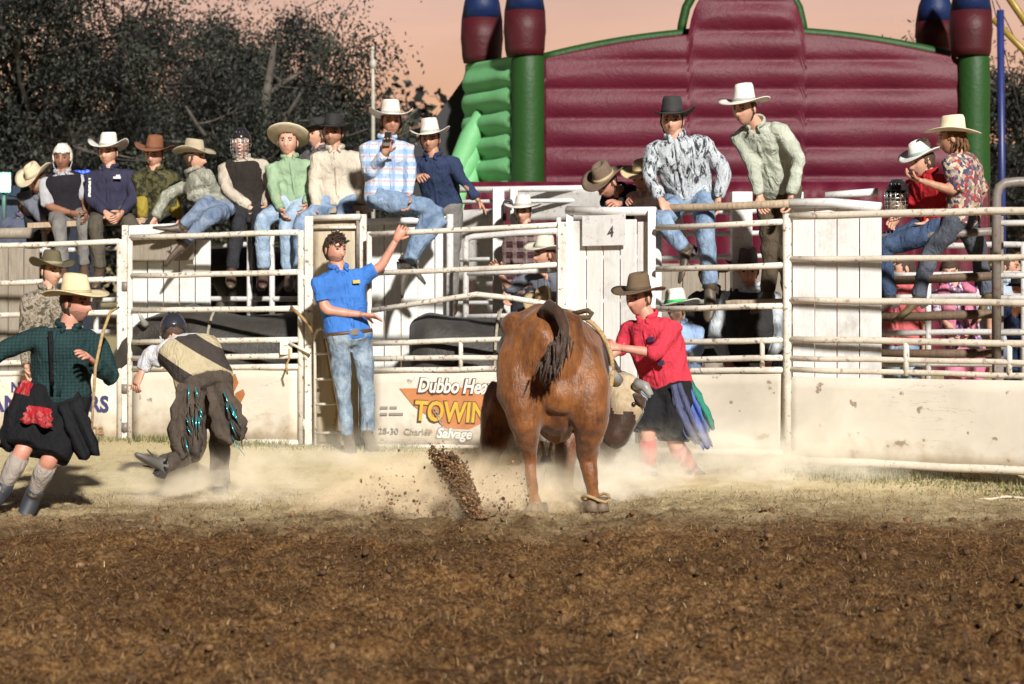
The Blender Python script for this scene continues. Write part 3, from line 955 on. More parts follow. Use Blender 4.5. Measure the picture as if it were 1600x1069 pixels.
letters(gA, "NE", 18, 612, 15, M_NAVY, offset=0.004)
letters(gA, "HAN", 34, 643, 24, M_NAVY, offset=0.006, align='RIGHT', sx=1.15)
letters(gA, "ERS", 171, 643, 24, M_NAVY, offset=0.006, align='RIGHT', sx=1.0)
letters(gA, "na", 143, 678, 18, M_TANP, offset=0.002)
# gate of chute two
gB = thing("chute_gate", "cream pipe gate of chute two behind the rider in chaps", "gate", base_of(335), "cream pipe chute gates")
for pts in ([(203, 371), (468, 363)], [(206, 431), (468, 425)], [(207, 486), (470, 482)], [(208, 535), (470, 531)], [(208, 560), (470, 556)], [(208, 576), (470, 573)], [(206, 690), (470, 692)]):
    rail(gB, pts)
vpost(gB, 203, 368, 692, 0.024); vpost(gB, 470, 360, 694, 0.026); vpost(gB, 331, 535, 575, 0.018)
sheet(gB, 208, 466, 580, 577, 688, 690, 0.012)
mb = MB(); c = P(447, 544, Df(447) - 0.03); mb.box(c, (0.05, 0, 0), (0, 0.02, 0), (0, 0, 0.055)); mb.build("latch_box", M_CREAM, gB, smooth=False, bevel=0.006)
rail(gB, [(452, 536), (485, 552)], 0.012, -0.05, name="latch_bar")
M_ORP = plain("orange_print", (0.42, 0.16, 0.06), 0.6)
for pts in ([(352, 612), (356, 588), (368, 584), (373, 598), (366, 612)], [(368, 614), (380, 608), (383, 616), (374, 634), (366, 626)]):
    mb = MB(); vs = [P(x, y, Df(x)) + Vector((0, -0.008, 0)) for x, y in pts]
    mb.add(vs, [tuple(range(len(vs)))]); o = mb.build("printed_emblem", M_ORP, gB, smooth=False)
    o.modifiers.new("s", 'SOLIDIFY').thickness = 0.002
letters(gB, "RAN", 354, 682, 11, M_NAVY, offset=0.0005)
# slam post between the two gates
pA = thing("gate_post", "tall cream steel post between the far left gate and chute two", "post", base_of(195), "steel chute posts")
vpost(pA, 196, 352, 692, 0.026, 0.03, name="shaft", square=True)
for y in (440, 600, 660):
    vpost(pA, 196, y, y + 14, 0.036, 0.02, M_STEEL, "hinge")
pB = thing("gate_post", "cream steel post beside the ladder and the man in blue", "post", base_of(481), "steel chute posts")
vpost(pB, 483, 338, 697, 0.034, 0.03, name="shaft", square=True)
for y in (430, 545, 655):
    vpost(pB, 478, y, y + 16, 0.03, 0.02, M_CREAM, "hinge")
pC = thing("gate_post", "cream steel post just right of the man in blue", "post", base_of(567), "steel chute posts")
vpost(pC, 567, 335, 700, 0.032, 0.16, name="shaft", square=True)
# narrow divider panel behind the man in blue
dv = thing("chute_divider", "narrow cream divider panel behind the man in blue", "panel", base_of(525), "divider panels between the chutes")
sheet(dv, 490, 560, 345, 343, 697, 698, 0.10, M_BOARDC, nu=6, warp=0.002)
rail(dv, [(486, 341), (563, 339)], 0.026, 0.06); rail(dv, [(490, 356), (560, 355)], 0.014, 0.07)
vpost(dv, 527, 360, 560, 0.010, 0.075)
vpost(dv, 559, 330, 420, 0.016, 0.07, M_STEEL)
# small ladder
la = thing("rung_ladder", "small cream pipe ladder leaning beside the man in blue", "ladder", base_of(512))
rail(la, [(493, 697), (492, 525), (496, 516), (503, 513), (508, 517), (540, 697)], 0.013, -0.08, name="side_rail")
for y in (553, 593, 632, 677):
    rail(la, [(493, y), (509 + (y - 515) * 0.17, y - 1)], 0.012, -0.08, name="rung")
rail(la, [(507, 530), (526, 640), (520, 672)], 0.014, -0.03, M_ROPE, "rope")
# swung gate with the sponsor panel
gD = thing("chute_gate", "cream gate with the orange and yellow towing sponsor panel", "gate", base_of(730), "cream pipe chute gates")
for pts in ([(577, 366), (728, 359), (880, 351)], [(577, 427), (728, 421), (880, 413)], [(582, 485), (660, 473), (745, 460), (800, 466), (868, 477)], [(582, 537), (880, 528)], [(582, 561), (880, 557)], [(582, 579), (880, 574)], [(580, 697), (880, 702)]):
    rail(gD, pts, 0.022)
vpost(gD, 577, 362, 700, 0.022); vpost(gD, 878, 347, 704, 0.034, square=True); vpost(gD, 720, 533, 578, 0.018)
sheet(gD, 582, 874, 583, 580, 697, 700, 0.012, sheet_mat("white_sign_sheet", (0.70, 0.64, 0.55)))
mb = MB(); vs = [P(x, y, Df(x)) + Vector((0, -0.004, 0)) for x, y in ((624, 607), (862, 604), (806, 652), (764, 656), (733, 671), (698, 669), (646, 634))]
mb.add(vs, [tuple(range(len(vs)))]); o = mb.build("printed_triangle", plain("orange_sign", (0.55, 0.22, 0.09), 0.55), gD, smooth=False); o.modifiers.new("s", 'SOLIDIFY').thickness = 0.002
M_DKBR = plain("dark_brown_print", (0.10, 0.06, 0.045), 0.6); M_WHP = plain("white_print", (0.80, 0.76, 0.70), 0.6); M_YLP = plain("yellow_print", (0.66, 0.42, 0.06), 0.6); M_GRP = plain("grey_print", (0.30, 0.27, 0.24), 0.6)
letters(gD, "Dubbo Heavy", 652, 613, 22, M_DKBR, shear=0.28, offset=0.014, lift=0.010, sx=0.80, space=0.98)
letters(gD, "Dubbo Heavy", 653, 612, 22, M_WHP, shear=0.28, offset=0.004, lift=0.013, sx=0.80, space=0.98)
letters(gD, "TOWING", 646, 657, 31, M_DKBR, shear=0.12, offset=0.013, lift=0.010, sx=0.80)
letters(gD, "TOWING", 648, 656, 30, M_YLP, shear=0.12, offset=0.006, lift=0.013, sx=0.81)
letters(gD, "Salvage", 682, 684, 15, M_GRP, shear=0.28, offset=0.012, lift=0.010, sx=0.95)
letters(gD, "Salvage", 683, 683.5, 15, M_WHP, shear=0.28, offset=0.003, lift=0.013, sx=0.95)
letters(gD, "28-30  Charles  St", 592, 677, 9.5, M_GRP, lift=0.010, sx=1.1)
letters(gD, "Coonabarabran", 592, 694, 9.5, M_GRP, lift=0.010, sx=1.08)
letters(gD, "0427", 784, 695, 12, M_GRP, lift=0.010, sx=1.0)
letters(gD, "6", 852, 696, 12, M_GRP, lift=0.010, sx=1.0)
for y, ws in ((637, ((594, 606), (609, 620))), (647, ((594, 605), (608, 630)))):
    for a, b in ws:
        mb = MB(); q0, q1 = P(a, y, Df(a)), P(b, y, Df(b)); mb.box((q0 + q1) / 2 + Vector((0, -0.006, 0)), (q1 - q0) / 2, (0, 0.001, 0), (0, 0, 0.010)); mb.build("faded_print", M_GRP, gD, smooth=False)
# chain printed over the letters
for k in range(5):
    mb = MB(); c = P(679 + k * 3.4, 641 + k * 6, Df(685)) + Vector((0, -0.018, 0)); rr = []
    for t in range(12):
        a = t * math.pi / 6; u = math.cos(a) * 0.010; w = math.sin(a) * 0.022
        rr.append(c + Vector((u * 0.9 + w * 0.35, 0, -w * 0.9 + u * 0.35)))
    mb.tube(rr + [rr[0]], 0.004, 5); mb.build("printed_chain_link", M_GRP, gD)
# inner pipe frame behind the sponsor gate
gI = thing("inner_gate", "pale pipe frame standing behind the sponsor gate", "gate", base_of(800) + Vector((0, 0.8, 0)))
rail(gI, [(728, 700), (728, 380), (731, 372), (740, 370), (872, 361)], 0.026, 0.45, M_PALE, "frame_pipe")
rail(gI, [(728, 428), (872, 422)], 0.022, 0.45, M_PALE); rail(gI, [(728, 495), (872, 490)], 0.022, 0.45, M_PALE); rail(gI, [(728, 560), (872, 556)], 0.022, 0.45, M_PALE)
vpost(gI, 873, 340, 700, 0.02, 0.45, M_PALE)

def planks(root, x0, x1, nb, yt, yb, d0, d1, mat, gap=0.10, th=0.02, seed=1, uneven=4.0, name="plank"):
    rnd = random.Random(seed)
    for k in range(nb):
        u0, u1 = (k + gap / 2) / nb, (k + 1 - gap / 2) / nb
        xa, xb = x0 + (x1 - x0) * u0, x0 + (x1 - x0) * u1
        da, db = d0 + (d1 - d0) * u0, d0 + (d1 - d0) * u1
        t = yt + rnd.uniform(-uneven, uneven) * 0.5; o = rnd.uniform(-0.006, 0.006)
        a, b = P(xa, yb, da + o), P(xb, yb, db + o); zt = P(xa, t, da).z
        x = (b - a) / 2; x.z = 0
        nrm = Vector((x.y, -x.x, 0)).normalized() * th / 2
        zc = (a.z + zt) / 2
        mb = MB(); mb.box(Vector(((a.x + b.x) / 2, (a.y + b.y) / 2, zc)), x, nrm, (0, 0, (zt - a.z) / 2))
        mb.build(name, mat, root, smooth=False, bevel=0.004)
# chute two slide door of boards with its number plate
d2 = thing("slide_door", "white board slide door of chute two marked with a 2", "door", base_of(260) + Vector((0, 0.5, 0)), "board slide doors")
planks(d2, 206, 330, 5, 374, 690, 16.35, 16.05, M_BOARDW, 0.10, seed=2)
mb = MB(); a, b = P(196, 361, 16.2), P(276, 357, 16.05); mb.box((a + b) / 2, (b - a) / 2, (0, 0.05, 0), (0, 0, 0.045)); mb.build("top_cap", M_WHITE, d2, smooth=False, bevel=0.01)
mb = MB(); a, b = P(205, 391, 16.30), P(303, 388, 16.05); mb.box((a + b) / 2, (b - a) / 2, (0, 0.008, 0), (0, 0, 0.105)); mb.build("number_plate", M_BOARDG, d2, smooth=False, bevel=0.003)
text_job("2", P(263, 396, 16.1) + Vector((0, -0.02, 0)), (1, -0.2, 0), 0.10, M_DARK, d2, lift=0.012)
# slide door of chute four
d4 = thing("slide_door", "white board slide door of chute four marked with a 4", "door", base_of(955) + Vector((0, 0.2, 0)), "board slide doors")
planks(d4, 890, 1022, 5, 345, 692, Df(890) + 0.10, Df(1022) + 0.10, M_BOARDW, 0.09, seed=5)
rail(d4, [(886, 329), (1024, 330)], 0.034, 0.08, M_WHITE, "top_pipe")
mb = MB(); a, b = P(910, 361, Df(910)), P(978, 359, Df(978)); mb.box((a + b) / 2 + Vector((0, 0.05, 0)), (b - a) / 2, (0, 0.008, 0), (0, 0, 0.118)); mb.build("number_plate", M_WHITE, d4, smooth=False, bevel=0.003)
text_job("4", P(951, 369, Df(951)) + Vector((0, 0.03, 0)), (1, -0.25, 0), 0.115, M_DARK, d4, lift=0.012, sx=0.8)
vpost(d4, 1018, 328, 705, 0.03, 0.06, M_WHITE, square=True); vpost(d4, 890, 328, 705, 0.028, 0.10, M_WHITE, square=True)
d3 = thing("slide_door", "white board slide door behind the raised arm of the man in blue", "door", base_of(640) + Vector((0, 0.9, 0)), "board slide doors")
planks(d3, 574, 706, 5, 350, 690, 15.95, 15.75, M_BOARDW, 0.07, seed=15)
mb = MB(); mb.tube([P(572, 347, 15.9), P(706, 343, 15.7)], 0.03, 10); mb.build("top_pipe", M_WHITE, d3)
vpost(d3, 703, 335, 690, 0.03, 0, M_PALE, d=15.65)
# fence bay right of chute four
gF = thing("fence_bay", "cream pipe fence bay behind the man in the red shirt", "fence", base_of(1125), "pipe fence bays")
for pts in ([(1026, 356), (1130, 352), (1230, 346)], [(1026, 421), (1230, 414)], [(1026, 483), (1230, 478)], [(1026, 535), (1230, 531)], [(1026, 562), (1230, 559)], [(1026, 581), (1230, 578)], [(1000, 703), (1230, 708)]):
    rail(gF, pts, 0.022)
sheet(gF, 1000, 1228, 586, 583, 702, 708, 0.012)
vpost(gF, 1191, 531, 580, 0.018)
rail(gF, [(1020, 326), (1130, 323), (1232, 318)], 0.030, 0.35, M_PLANK, "top_pole")
vpost(gF, 1028, 326, 700, 0.03, 0.38, M_WHITE)
# forward fence bay at the right
gG = thing("fence_bay", "cream pipe fence bay at right with a tall scuffed sheet", "fence", base_of(1415), "pipe fence bays")
M_CW = paint_metal("cream_white_paint", (0.74, 0.66, 0.55), amount=0.4)
for y0, y1, rr in ((338, 329, 0.027), (405, 403, 0.022), (469, 474, 0.024), (531, 537, 0.024), (560, 567, 0.02), (577, 588, 0.02)):
    rail(gG, [(1231, y0), (1420, (y0 + y1) / 2 - 0.5), (1680, y1 + (y1 - y0) * 0.2)], rr, 0, M_CW)
rail(gG, [(1228, 718), (1420, 727), (1680, 740)], 0.030, -0.01, M_CW, "ground_pipe")
sheet(gG, 1233, 1680, 589, 596, 716, 738, 0.012, nu=30)
vpost(gG, 1230, 334, 722, 0.032, mat=M_CREAM); vpost(gG, 1416, 534, 587, 0.022); vpost(gG, 1577, 534, 590, 0.020)
# white board wall behind it
wb = thing("board_wall", "tall white board wall behind the right fence bay", "wall", P(1305, 395 + 1.55 * F / 13.8, 13.8))
planks(wb, 1238, 1378, 4, 322, 700, 13.75, 13.45, M_BOARDW, 0.05, seed=9, uneven=1)
mb = MB(); mb.tube([P(1232, 318, 13.7), P(1300, 317, 13.6), P(1376, 324, 13.4)], 0.036, 10); mb.build("top_pipe", M_WHITE, wb)
mb = MB(); mb.tube([P(1290, 306, 14.1), P(1372, 300, 14.0)], 0.03, 10); mb.build("top_pipe", M_WHITE, wb)
# weathered timber railing the spectators sit on
tr = thing("timber_railing", "weathered timber railing that two spectators sit on", "railing", P(1440, 395 + 1.5 * F / 13.5, 13.5))
def Dt(px): return 13.75 + (px - 1325) / 235.0 * -0.55
for y0, y1, m_, r_ in ((374, 361, M_STEEL, 0.030), (441, 431, M_DARKTIM, 0.032), (497, 490, M_DARKTIM, 0.034), (552, 552, M_DARKTIM, 0.032)):
    mb = MB(); mb.tube([P(1324, y0, Dt(1324)), P(1440, (y0 + y1) / 2 + 1, Dt(1440)), P(1560, y1, Dt(1560))], r_, 8); mb.build("rail", m_, tr)
for px, yt in ((1325, 366), (1559, 338)):
    vpost(tr, px, yt, 700, 0.034, 0, M_STEEL, square=True, d=Dt(px) + 0.06)
# bent pipe gate at the right edge
bg = thing("bent_pipe_gate", "grey bent pipe gate at the right edge", "gate", P(1580, 395 + 1.5 * F / 13.0, 13.0))
def gpipe(pts, r, d, root, name, mat): 
    mb = MB(); mb.tube([P(x, y, d) for x, y in pts], r, 10); return mb.build(name, mat, root)
gpipe([(1557, 560), (1557, 305), (1561, 293), (1570, 286), (1590, 284), (1680, 283)], 0.034, 12.95, bg, "frame_pipe", M_STEEL)
for y in (349, 431, 466, 520):
    gpipe([(1557, y), (1680, y - 2)], 0.022, 12.95, bg, "rail", M_PALE)
# back fence of the chutes
bf = thing("back_fence", "pale pipe fence along the back of the chutes", "fence", P(330, 395 + 1.6 * F / 17, 17))
def Dbk(px): return Df(px) + 1.15
for (x0, x1, y0, y1) in ((-60, 570, 395, 378), (-60, 570, 470, 466), (-60, 570, 520, 517), (-60, 570, 565, 565)):
    rail(bf, [(x0, y0), ((x0 + x1) / 2, (y0 + y1) / 2), (x1, y1)], 0.024, 1.15, M_PALE)
for px in (-30, 70, 150, 390, 425, 500, 560):
    vpost(bf, px, 345, 665, 0.026, 1.15, M_PALE)
rf = thing("back_fence", "white pipe fence behind the child in the green banded hat", "fence", P(1130, 395 + 1.5 * F / 15.6, 15.6))
for y in (330, 365, 402, 470, 540):
    rail(rf, [(1010, y + 3), (1260, y - 3)], 0.022, 2.1, M_WHITE)
vpost(rf, 1158, 300, 640, 0.085, 2.05, M_WHITE, square=True); vpost(rf, 1024, 300, 640, 0.03, 2.1, M_WHITE); vpost(rf, 1250, 300, 640, 0.03, 2.1, M_WHITE)
rg = thing("back_fence", "grey pipe fence deep behind the timber railing", "fence", P(1480, 395 + 1.5 * F / 14.9, 14.9))
for y in (384, 430, 465, 520, 570):
    rail(rg, [(1330, y), (1680, y - 2)], 0.024, 2.0, M_PALE)
for px in (1340, 1450, 1600):
    vpost(rg, px, 378, 640, 0.026, 2.0, M_PALE)
# seat planks
def plank_obj(label, a, b, w=0.12, th=0.025, mat=M_PLANK):
    mb = MB(); x = (b - a) / 2; mb.box((a + b) / 2, x, Vector((-x.y, x.x, 0)).normalized() * w, (0, 0, th)); o = mb.build("seat_plank", mat, None, smooth=False, bevel=0.004)
    return tag(o, label, "plank")
plank_obj("long timber seat plank under the cowboys at left", P(52, 353, 17.15), P(235, 345, 16.9))
plank_obj("timber seat plank under the green shirted cowboy", P(330, 342, 16.75), P(575, 326, 16.2))
plank_obj("timber foot plank under the standing man in the white hat", P(1140, 474, 14.65), P(1262, 471, 14.45), 0.16)
# grey boards at the left and the white loading ramp in the middle
gb = thing("board_wall", "weathered grey board wall behind the far left gate", "wall", P(30, 395 + 1.62 * F / 17, 17))
planks(gb, -60, 62, 5, 388, 640, 17.25, 17.05, M_BOARDG, 0.06, seed=12)
mb = MB(); mb.tube([P(-60, 366, 17.2), P(48, 364, 17.0)], 0.05, 10); mb.build("top_log", M_BOARDG, gb)
gb2 = thing("board_wall", "weathered grey board wall deep behind the red shirted man", "wall", P(1130, 395 + 1.62 * F / 17.6, 17.6))
planks(gb2, 1000, 1300, 9, 414, 655, 17.7, 17.2, M_BOARDG, 0.05, seed=22)
gb3 = thing("board_wall", "pale board wall deep behind the towing sponsor gate", "wall", P(780, 395 + 1.62 * F / 19, 19))
planks(gb3, 640, 900, 8, 405, 630, 19.3, 18.9, M_PALE, 0.05, seed=23)
lr = thing("loading_ramp", "white steel loading ramp between the chutes and the castle", "ramp", P(850, 395 + 1.62 * F / 18, 18))
sheet(lr, 795, 1012, 294, 296, 345, 343, 0, M_PALE, "side_sheet", d0=18.3, d1=17.4)
sheet(lr, 690, 775, 330, 326, 440, 440, 0, M_PALE, "side_sheet", d0=18.9, d1=18.4)
for px, w in ((779, 0.055), (803, 0.035), (884, 0.035), (901, 0.035), (1000, 0.03)):
    vpost(lr, px, 293, 620, w, 0, M_WHITE, square=True, d=18.0)
for y in (293, 312, 402, 470, 530):
    mb = MB(); mb.tube([P(690, y + 4, 18.2), P(1010, y, 17.7)], 0.03 if y == 293 else 0.022, 8); mb.build("rail", M_WHITE, lr)
mb = MB(); mb.tube([P(788, 345, 17.9), P(788, 318, 17.9), P(791, 313, 17.9), P(798, 314, 17.9), P(800, 322, 17.9)], 0.02, 8); mb.build("bent_handle", M_DARK, lr)
# white stick lying on the ground at the right
mb = MB(); mb.tube([P(1520, 779, 12.05), P(1548, 780, 12.0), P(1572, 776, 12.1), P(1620, 780, 12.0)], [0.006, 0.009, 0.009, 0.007], 8)
tag(mb.build("pale_stick", plain("bleached_wood", (0.55, 0.47, 0.36), 0.8)), "bleached crooked stick lying on the ground at far right", "stick")
# ------------------------------------------------------------------ people
_bm = bmesh.new(); bmesh.ops.create_icosphere(_bm, subdivisions=4, radius=1.0)
HD = np.array([v.co[:] for v in _bm.verts]); HF = [tuple(v.index for v in f.verts) for f in _bm.faces]; _bm.free()

def head_shape(wide=1.0, jaw=1.0):
    x, y, z = HD[:, 0].copy(), HD[:, 1].copy(), HD[:, 2].copy()
    X = 0.077 * wide * np.sign(x) * np.abs(x) ** 0.92; Y = 0.100 * y; Z = np.where(z > 0, 0.112 * z, 0.125 * z)
    low = np.clip(-Z / 0.125, 0, 1)
    X *= 1 - 0.34 * low ** 1.4 * (2 - jaw)
    back = np.clip(-y, 0, 1)
    Y = Y + np.where(y < 0, 0.055 * low ** 1.2 * back, 0)
    Y = Y - 0.012 * np.clip(y - 0.6, 0, 1)
    front = np.clip(y, 0, 1) ** 1.5
    g = lambda cx, cz, sx, sz: np.exp(-((X - cx) / sx) ** 2 - ((Z - cz) / sz) ** 2)
    Y += front * (0.034 * g(0, -0.032, 0.014, 0.017) + 0.018 * g(0, -0.008, 0.011, 0.024) + 0.006 * g(0, 0.034, 0.05, 0.012)
                  + 0.010 * g(0, -0.072, 0.024, 0.012) + 0.016 * g(0, -0.105, 0.026, 0.018) - 0.004 * g(0, -0.087, 0.03, 0.007)
                  - 0.014 * g(0.032, 0.008, 0.017, 0.013) - 0.014 * g(-0.032, 0.008, 0.017, 0.013)
                  + 0.005 * g(0.045, -0.028, 0.018, 0.016) + 0.005 * g(-0.045, -0.028, 0.018, 0.016)
                  - 0.006 * g(0.05, -0.075, 0.02, 0.025) - 0.006 * g(-0.05, -0.075, 0.02, 0.025))
    return np.stack([X, Y, Z], 1)

def head_rot(yaw, pitch, roll):
    y, p, r = rad(yaw), rad(pitch), rad(roll)
    fwd = Vector((math.sin(y) * math.cos(p), -math.cos(y) * math.cos(p), -math.sin(p)))
    up = Vector((0, 0, 1)); lat = fwd.cross(up).normalized(); up = lat.cross(fwd)
    M = Matrix((lat, fwd, up)).transposed()
    return M @ Matrix.Rotation(r, 3, 'Y')

def add_head(mb, c, R, k, beard, wide):
    """materials: 0 skin, 1 eye, 2 lip, 3 brow/hair, 4 stubble"""
    V = head_shape(wide)
    fc = np.array([V[list(f)].mean(0) for f in HF])
    mi = np.zeros(len(HF), int)
    fr = fc[:, 1] > 0.045
    lip = fr & (np.abs(fc[:, 2] + 0.071) < 0.009) & (np.abs(fc[:, 0]) < 0.024)
    brow = fr & (np.abs(fc[:, 2] - 0.029) < 0.0075) & (np.abs(np.abs(fc[:, 0]) - 0.034) < 0.019)
    if beard:
        bd = (fc[:, 2] < -0.048) & (fc[:, 1] > -0.01) & ~((np.abs(fc[:, 0]) < 0.012) & (fc[:, 2] > -0.058))
        mi[bd] = 4
    mi[lip] = 2; mi[brow] = 3
    vs = [c + R @ (Vector(p) * k) for p in V]
    o = len(mb.v); mb.v.extend([tuple(p) for p in vs]); mb.f.extend([tuple(i + o for i in f) for f in HF]); mb.m.extend(mi.tolist())
    for s in (-1, 1):
        mb.ball(c + R @ (Vector((0.032 * s, 0.0755, 0.008)) * k), (0.0145 * k, 0.012 * k, 0.008 * k), 1, 2, R)
        mb.ball(c + R @ (Vector((0.078 * wide * s, -0.008, -0.010)) * k), (0.010 * k, 0.020 * k, 0.032 * k), 0, 2, R @ Matrix.Rotation(rad(-22 * s), 3, 'Z') @ Matrix.Rotation(rad(-8), 3, 'X'))
        mb.ball(c + R @ (Vector((0.012 * s, 0.086, -0.040)) * k), 0.0085 * k, 0, 1, R)

def add_hand(mb, w, dr, nrm, k, side, curl=0.6, spread=0.10, mi=0):
    """w wrist, dr direction of the hand, nrm palm normal, side +1/-1 thumb side"""
    dr = dr.normalized(); nrm = (nrm - dr * nrm.dot(dr))
    nrm = nrm.normalized() if nrm.length > 1e-4 else dr.orthogonal().normalized()
    lat = dr.cross(nrm) * side
    def ring(c, a, b):
        return [c + lat * (a * math.cos(t)) + nrm * (b * math.sin(t)) for t in [j * math.pi / 5 for j in range(10)]]
    mb.loft([ring(w - dr * 0.02 * k, 0.026 * k, 0.020 * k), ring(w + dr * 0.015 * k, 0.030 * k, 0.019 * k), ring(w + dr * 0.050 * k, 0.041 * k, 0.018 * k), ring(w + dr * 0.085 * k, 0.042 * k, 0.015 * k), ring(w + dr * 0.097 * k, 0.036 * k, 0.010 * k)], mi)
    for j, (off, ln) in enumerate(((0.032, 0.070), (0.011, 0.079), (-0.011, 0.073), (-0.031, 0.058))):
        p = w + dr * 0.085 * k + lat * off * k
        d = (dr + lat * spread * (1.5 - j) * 0.6).normalized(); pts = [p]
        for s, fr in enumerate((0.45, 0.30, 0.25)):
            a = curl * (0.55 + 0.35 * s) + 0.05 * j
            d = (d * math.cos(a) + nrm * math.sin(a)).normalized()
            p = p + d * ln * fr * k; pts.append(p)
        mb.tube(pts, [0.0100 * k, 0.0095 * k, 0.0088 * k, 0.006 * k], 6, mi)
    p = w + dr * 0.025 * k + lat * 0.028 * k
    d = (dr * 0.75 + lat * 0.75 + nrm * 0.3).normalized(); pts = [p]
    for s, fr in enumerate((0.035, 0.030, 0.024)):
        p = p + d * fr * k; pts.append(p); d = (d + nrm * curl * 0.5 - lat * 0.25).normalized()
    mb.tube(pts, [0.014 * k, 0.0115 * k, 0.010 * k, 0.007 * k], 6, mi)

def solve(px, py, par, ln, sg):
    O = Vector((0, 0, H)); r = Vector(((px - CX) / F, 1.0, -(py - CY) / F))
    q = O - par
    a = r.dot(r); b = 2 * r.dot(q); c = q.dot(q) - ln * ln
    mid = -b / (2 * a); disc = b * b - 4 * a * c
    h = math.sqrt(disc) / (2 * a) if disc > 0 else 0.0
    return O + r * (mid + sg * h)

def hat_mesh(mb, mbb, c, R, k, crown_h=0.125, brim=0.105, curl=0.055, droop=0.012, pinch=1.15, taper=0.82, mi=0, roundtop=False):
    n = 40
    def pt(a, rx, ry, z):
        return c + R @ (Vector((math.sin(a) * rx, math.cos(a) * ry, z)) * k)
    A = [2 * math.pi * j / n for j in range(n)]
    def bz(a, f):      # brim height: sides curl up, front and back dip
        s = abs(math.sin(a))
        return curl * s ** 2.6 * f ** 1.7 - droop * math.cos(a) ** 2 * f
    rx0, ry0 = 0.082, 0.101
    rings = []
    und = [[pt(a, rx0 * 0.96 + brim * f * (1 - 0.16 * (curl / 0.06) * abs(math.sin(a)) ** 3 * f), ry0 * 0.96 + brim * 0.92 * f, bz(a, f) - 0.005) for a in A] for f in (0.0, 0.35, 0.7, 1.0)]
    top = [[pt(a, rx0 + brim * f * (1 - 0.16 * (curl / 0.06) * abs(math.sin(a)) ** 3 * f), ry0 + brim * 0.92 * f, bz(a, f) + 0.002) for a in A] for f in (1.02, 0.7, 0.35, 0.06)]
    cr = []
    for t in (0.08, 0.3, 0.55, 0.8, 0.93, 1.0):
        s = 1 - (1 - taper) * t
        row = []
        for a in A:
            ca, sa = math.cos(a), math.sin(a)
            fr = max(0, ca)
            rx = rx0 * s * (1 - 0.22 * pinch * fr * t); ry = ry0 * s
            if t > 0.9:
                e = 0.90 if t < 0.97 else 0.74
                rx *= e; ry *= e
            z = crown_h * (t if t < 0.9 else (0.975 if t < 0.97 else 1.0)) - crown_h * 0.10 * t * (ca * 0.5)
            row.append(pt(a, rx, ry, z + 0.002))
        cr.append(row)
    dent = 0.30 * pinch
    for f, dz in ((0.5, 0.09 * dent), (0.25, 0.55 * dent), (0.06, 0.75 * dent)):
        cr.append([pt(a, rx0 * taper * 0.74 * f, ry0 * taper * 0.74 * (0.35 + 0.65 * f), crown_h * (1.0 - dz) - crown_h * 0.05 * math.cos(a) + 0.002) for a in A])
    mb.loft(und + top + cr, mi, cap=True)
    if mbb is not None:
        mbb.loft([[pt(a, rx0 * 1.012 * q, ry0 * 1.012 * q, z) for a in A] for q, z in ((0.99, 0.004), (1.01, 0.005), (0.995, 0.028), (0.97, 0.029))], 0)

def hair_mesh(mb, c, R, k, style):
    V = head_shape(1.0)
    long = style in ('long', 'bob')
    keep = []
    vs = []
    for p in V:
        n = Vector(p).normalized()
        g = 1.075 + 0.03 * math.sin(p[0] * 210 + p[2] * 160) + 0.02 * math.sin(p[1] * 330 + p[0] * 140)
        vs.append(c + R @ (Vector(p) * k * g + n * 0.003))
    fs = []
    for f in HF:
        m = V[list(f)].mean(0)
        hl = 0.060 if style != 'cropped' else 0.072
        if m[2] > hl - 0.02 * (abs(m[0]) > 0.05) or (m[1] < 0.012 and m[2] > (-0.075 if not long else -0.12)) or (m[1] < 0.03 and abs(m[0]) > 0.055 and m[2] > -0.015):
            fs.append(f)
    mb.add(vs, fs)
    if style == 'tousled':
        rnd = random.Random(3)
        for _ in range(70):
            a = rnd.uniform(-1.6, 1.6) if rnd.random() < 0.5 else rnd.uniform(0, 6.28); e = rnd.uniform(0.45, 1.5)
            n = Vector((math.sin(a) * math.cos(e) * 0.08, math.cos(a) * math.cos(e) * 0.10, math.sin(e) * 0.112))
            t = Vector((rnd.uniform(-1, 1), rnd.uniform(-0.2, 1), rnd.uniform(-0.3, 0.6))).normalized()
            p0 = c + R @ (n * 1.05 * k); mb.tube([p0, p0 + R @ ((n.normalized() * 0.012 + t * 0.014) * k), p0 + R @ ((n.normalized() * 0.012 + t * 0.032) * k)], [0.008, 0.007, 0.002], 5)
    if long:
        rnd = random.Random(5)
        for _ in range(46):
            a = rnd.uniform(1.9, 4.4)
            n = Vector((math.sin(a) * 0.076, math.cos(a) * 0.092, rnd.uniform(-0.05, 0.03)))
            p0 = c + R @ (n * 1.04 * k); ln = rnd.uniform(0.06, 0.12)
            mb.tube([p0, p0 + Vector((rnd.uniform(-.01, .01), rnd.uniform(-.01, .01), -ln * 0.5)) + (R @ n) * 0.15, p0 + Vector((rnd.uniform(-.02, .02), 0, -ln))], [0.012, 0.011, 0.004], 5)

SKIN = {'fair': (0.62, 0.36, 0.26), 'tan': (0.50, 0.27, 0.18), 'ruddy': (0.58, 0.29, 0.21), 'dark': (0.30, 0.15, 0.095)}
DENIM = ('denim', (0.07, 0.12, 0.22), (0.28, 0.38, 0.52))
NPERSON = [0]
PEOPLE_JOINTS = {}

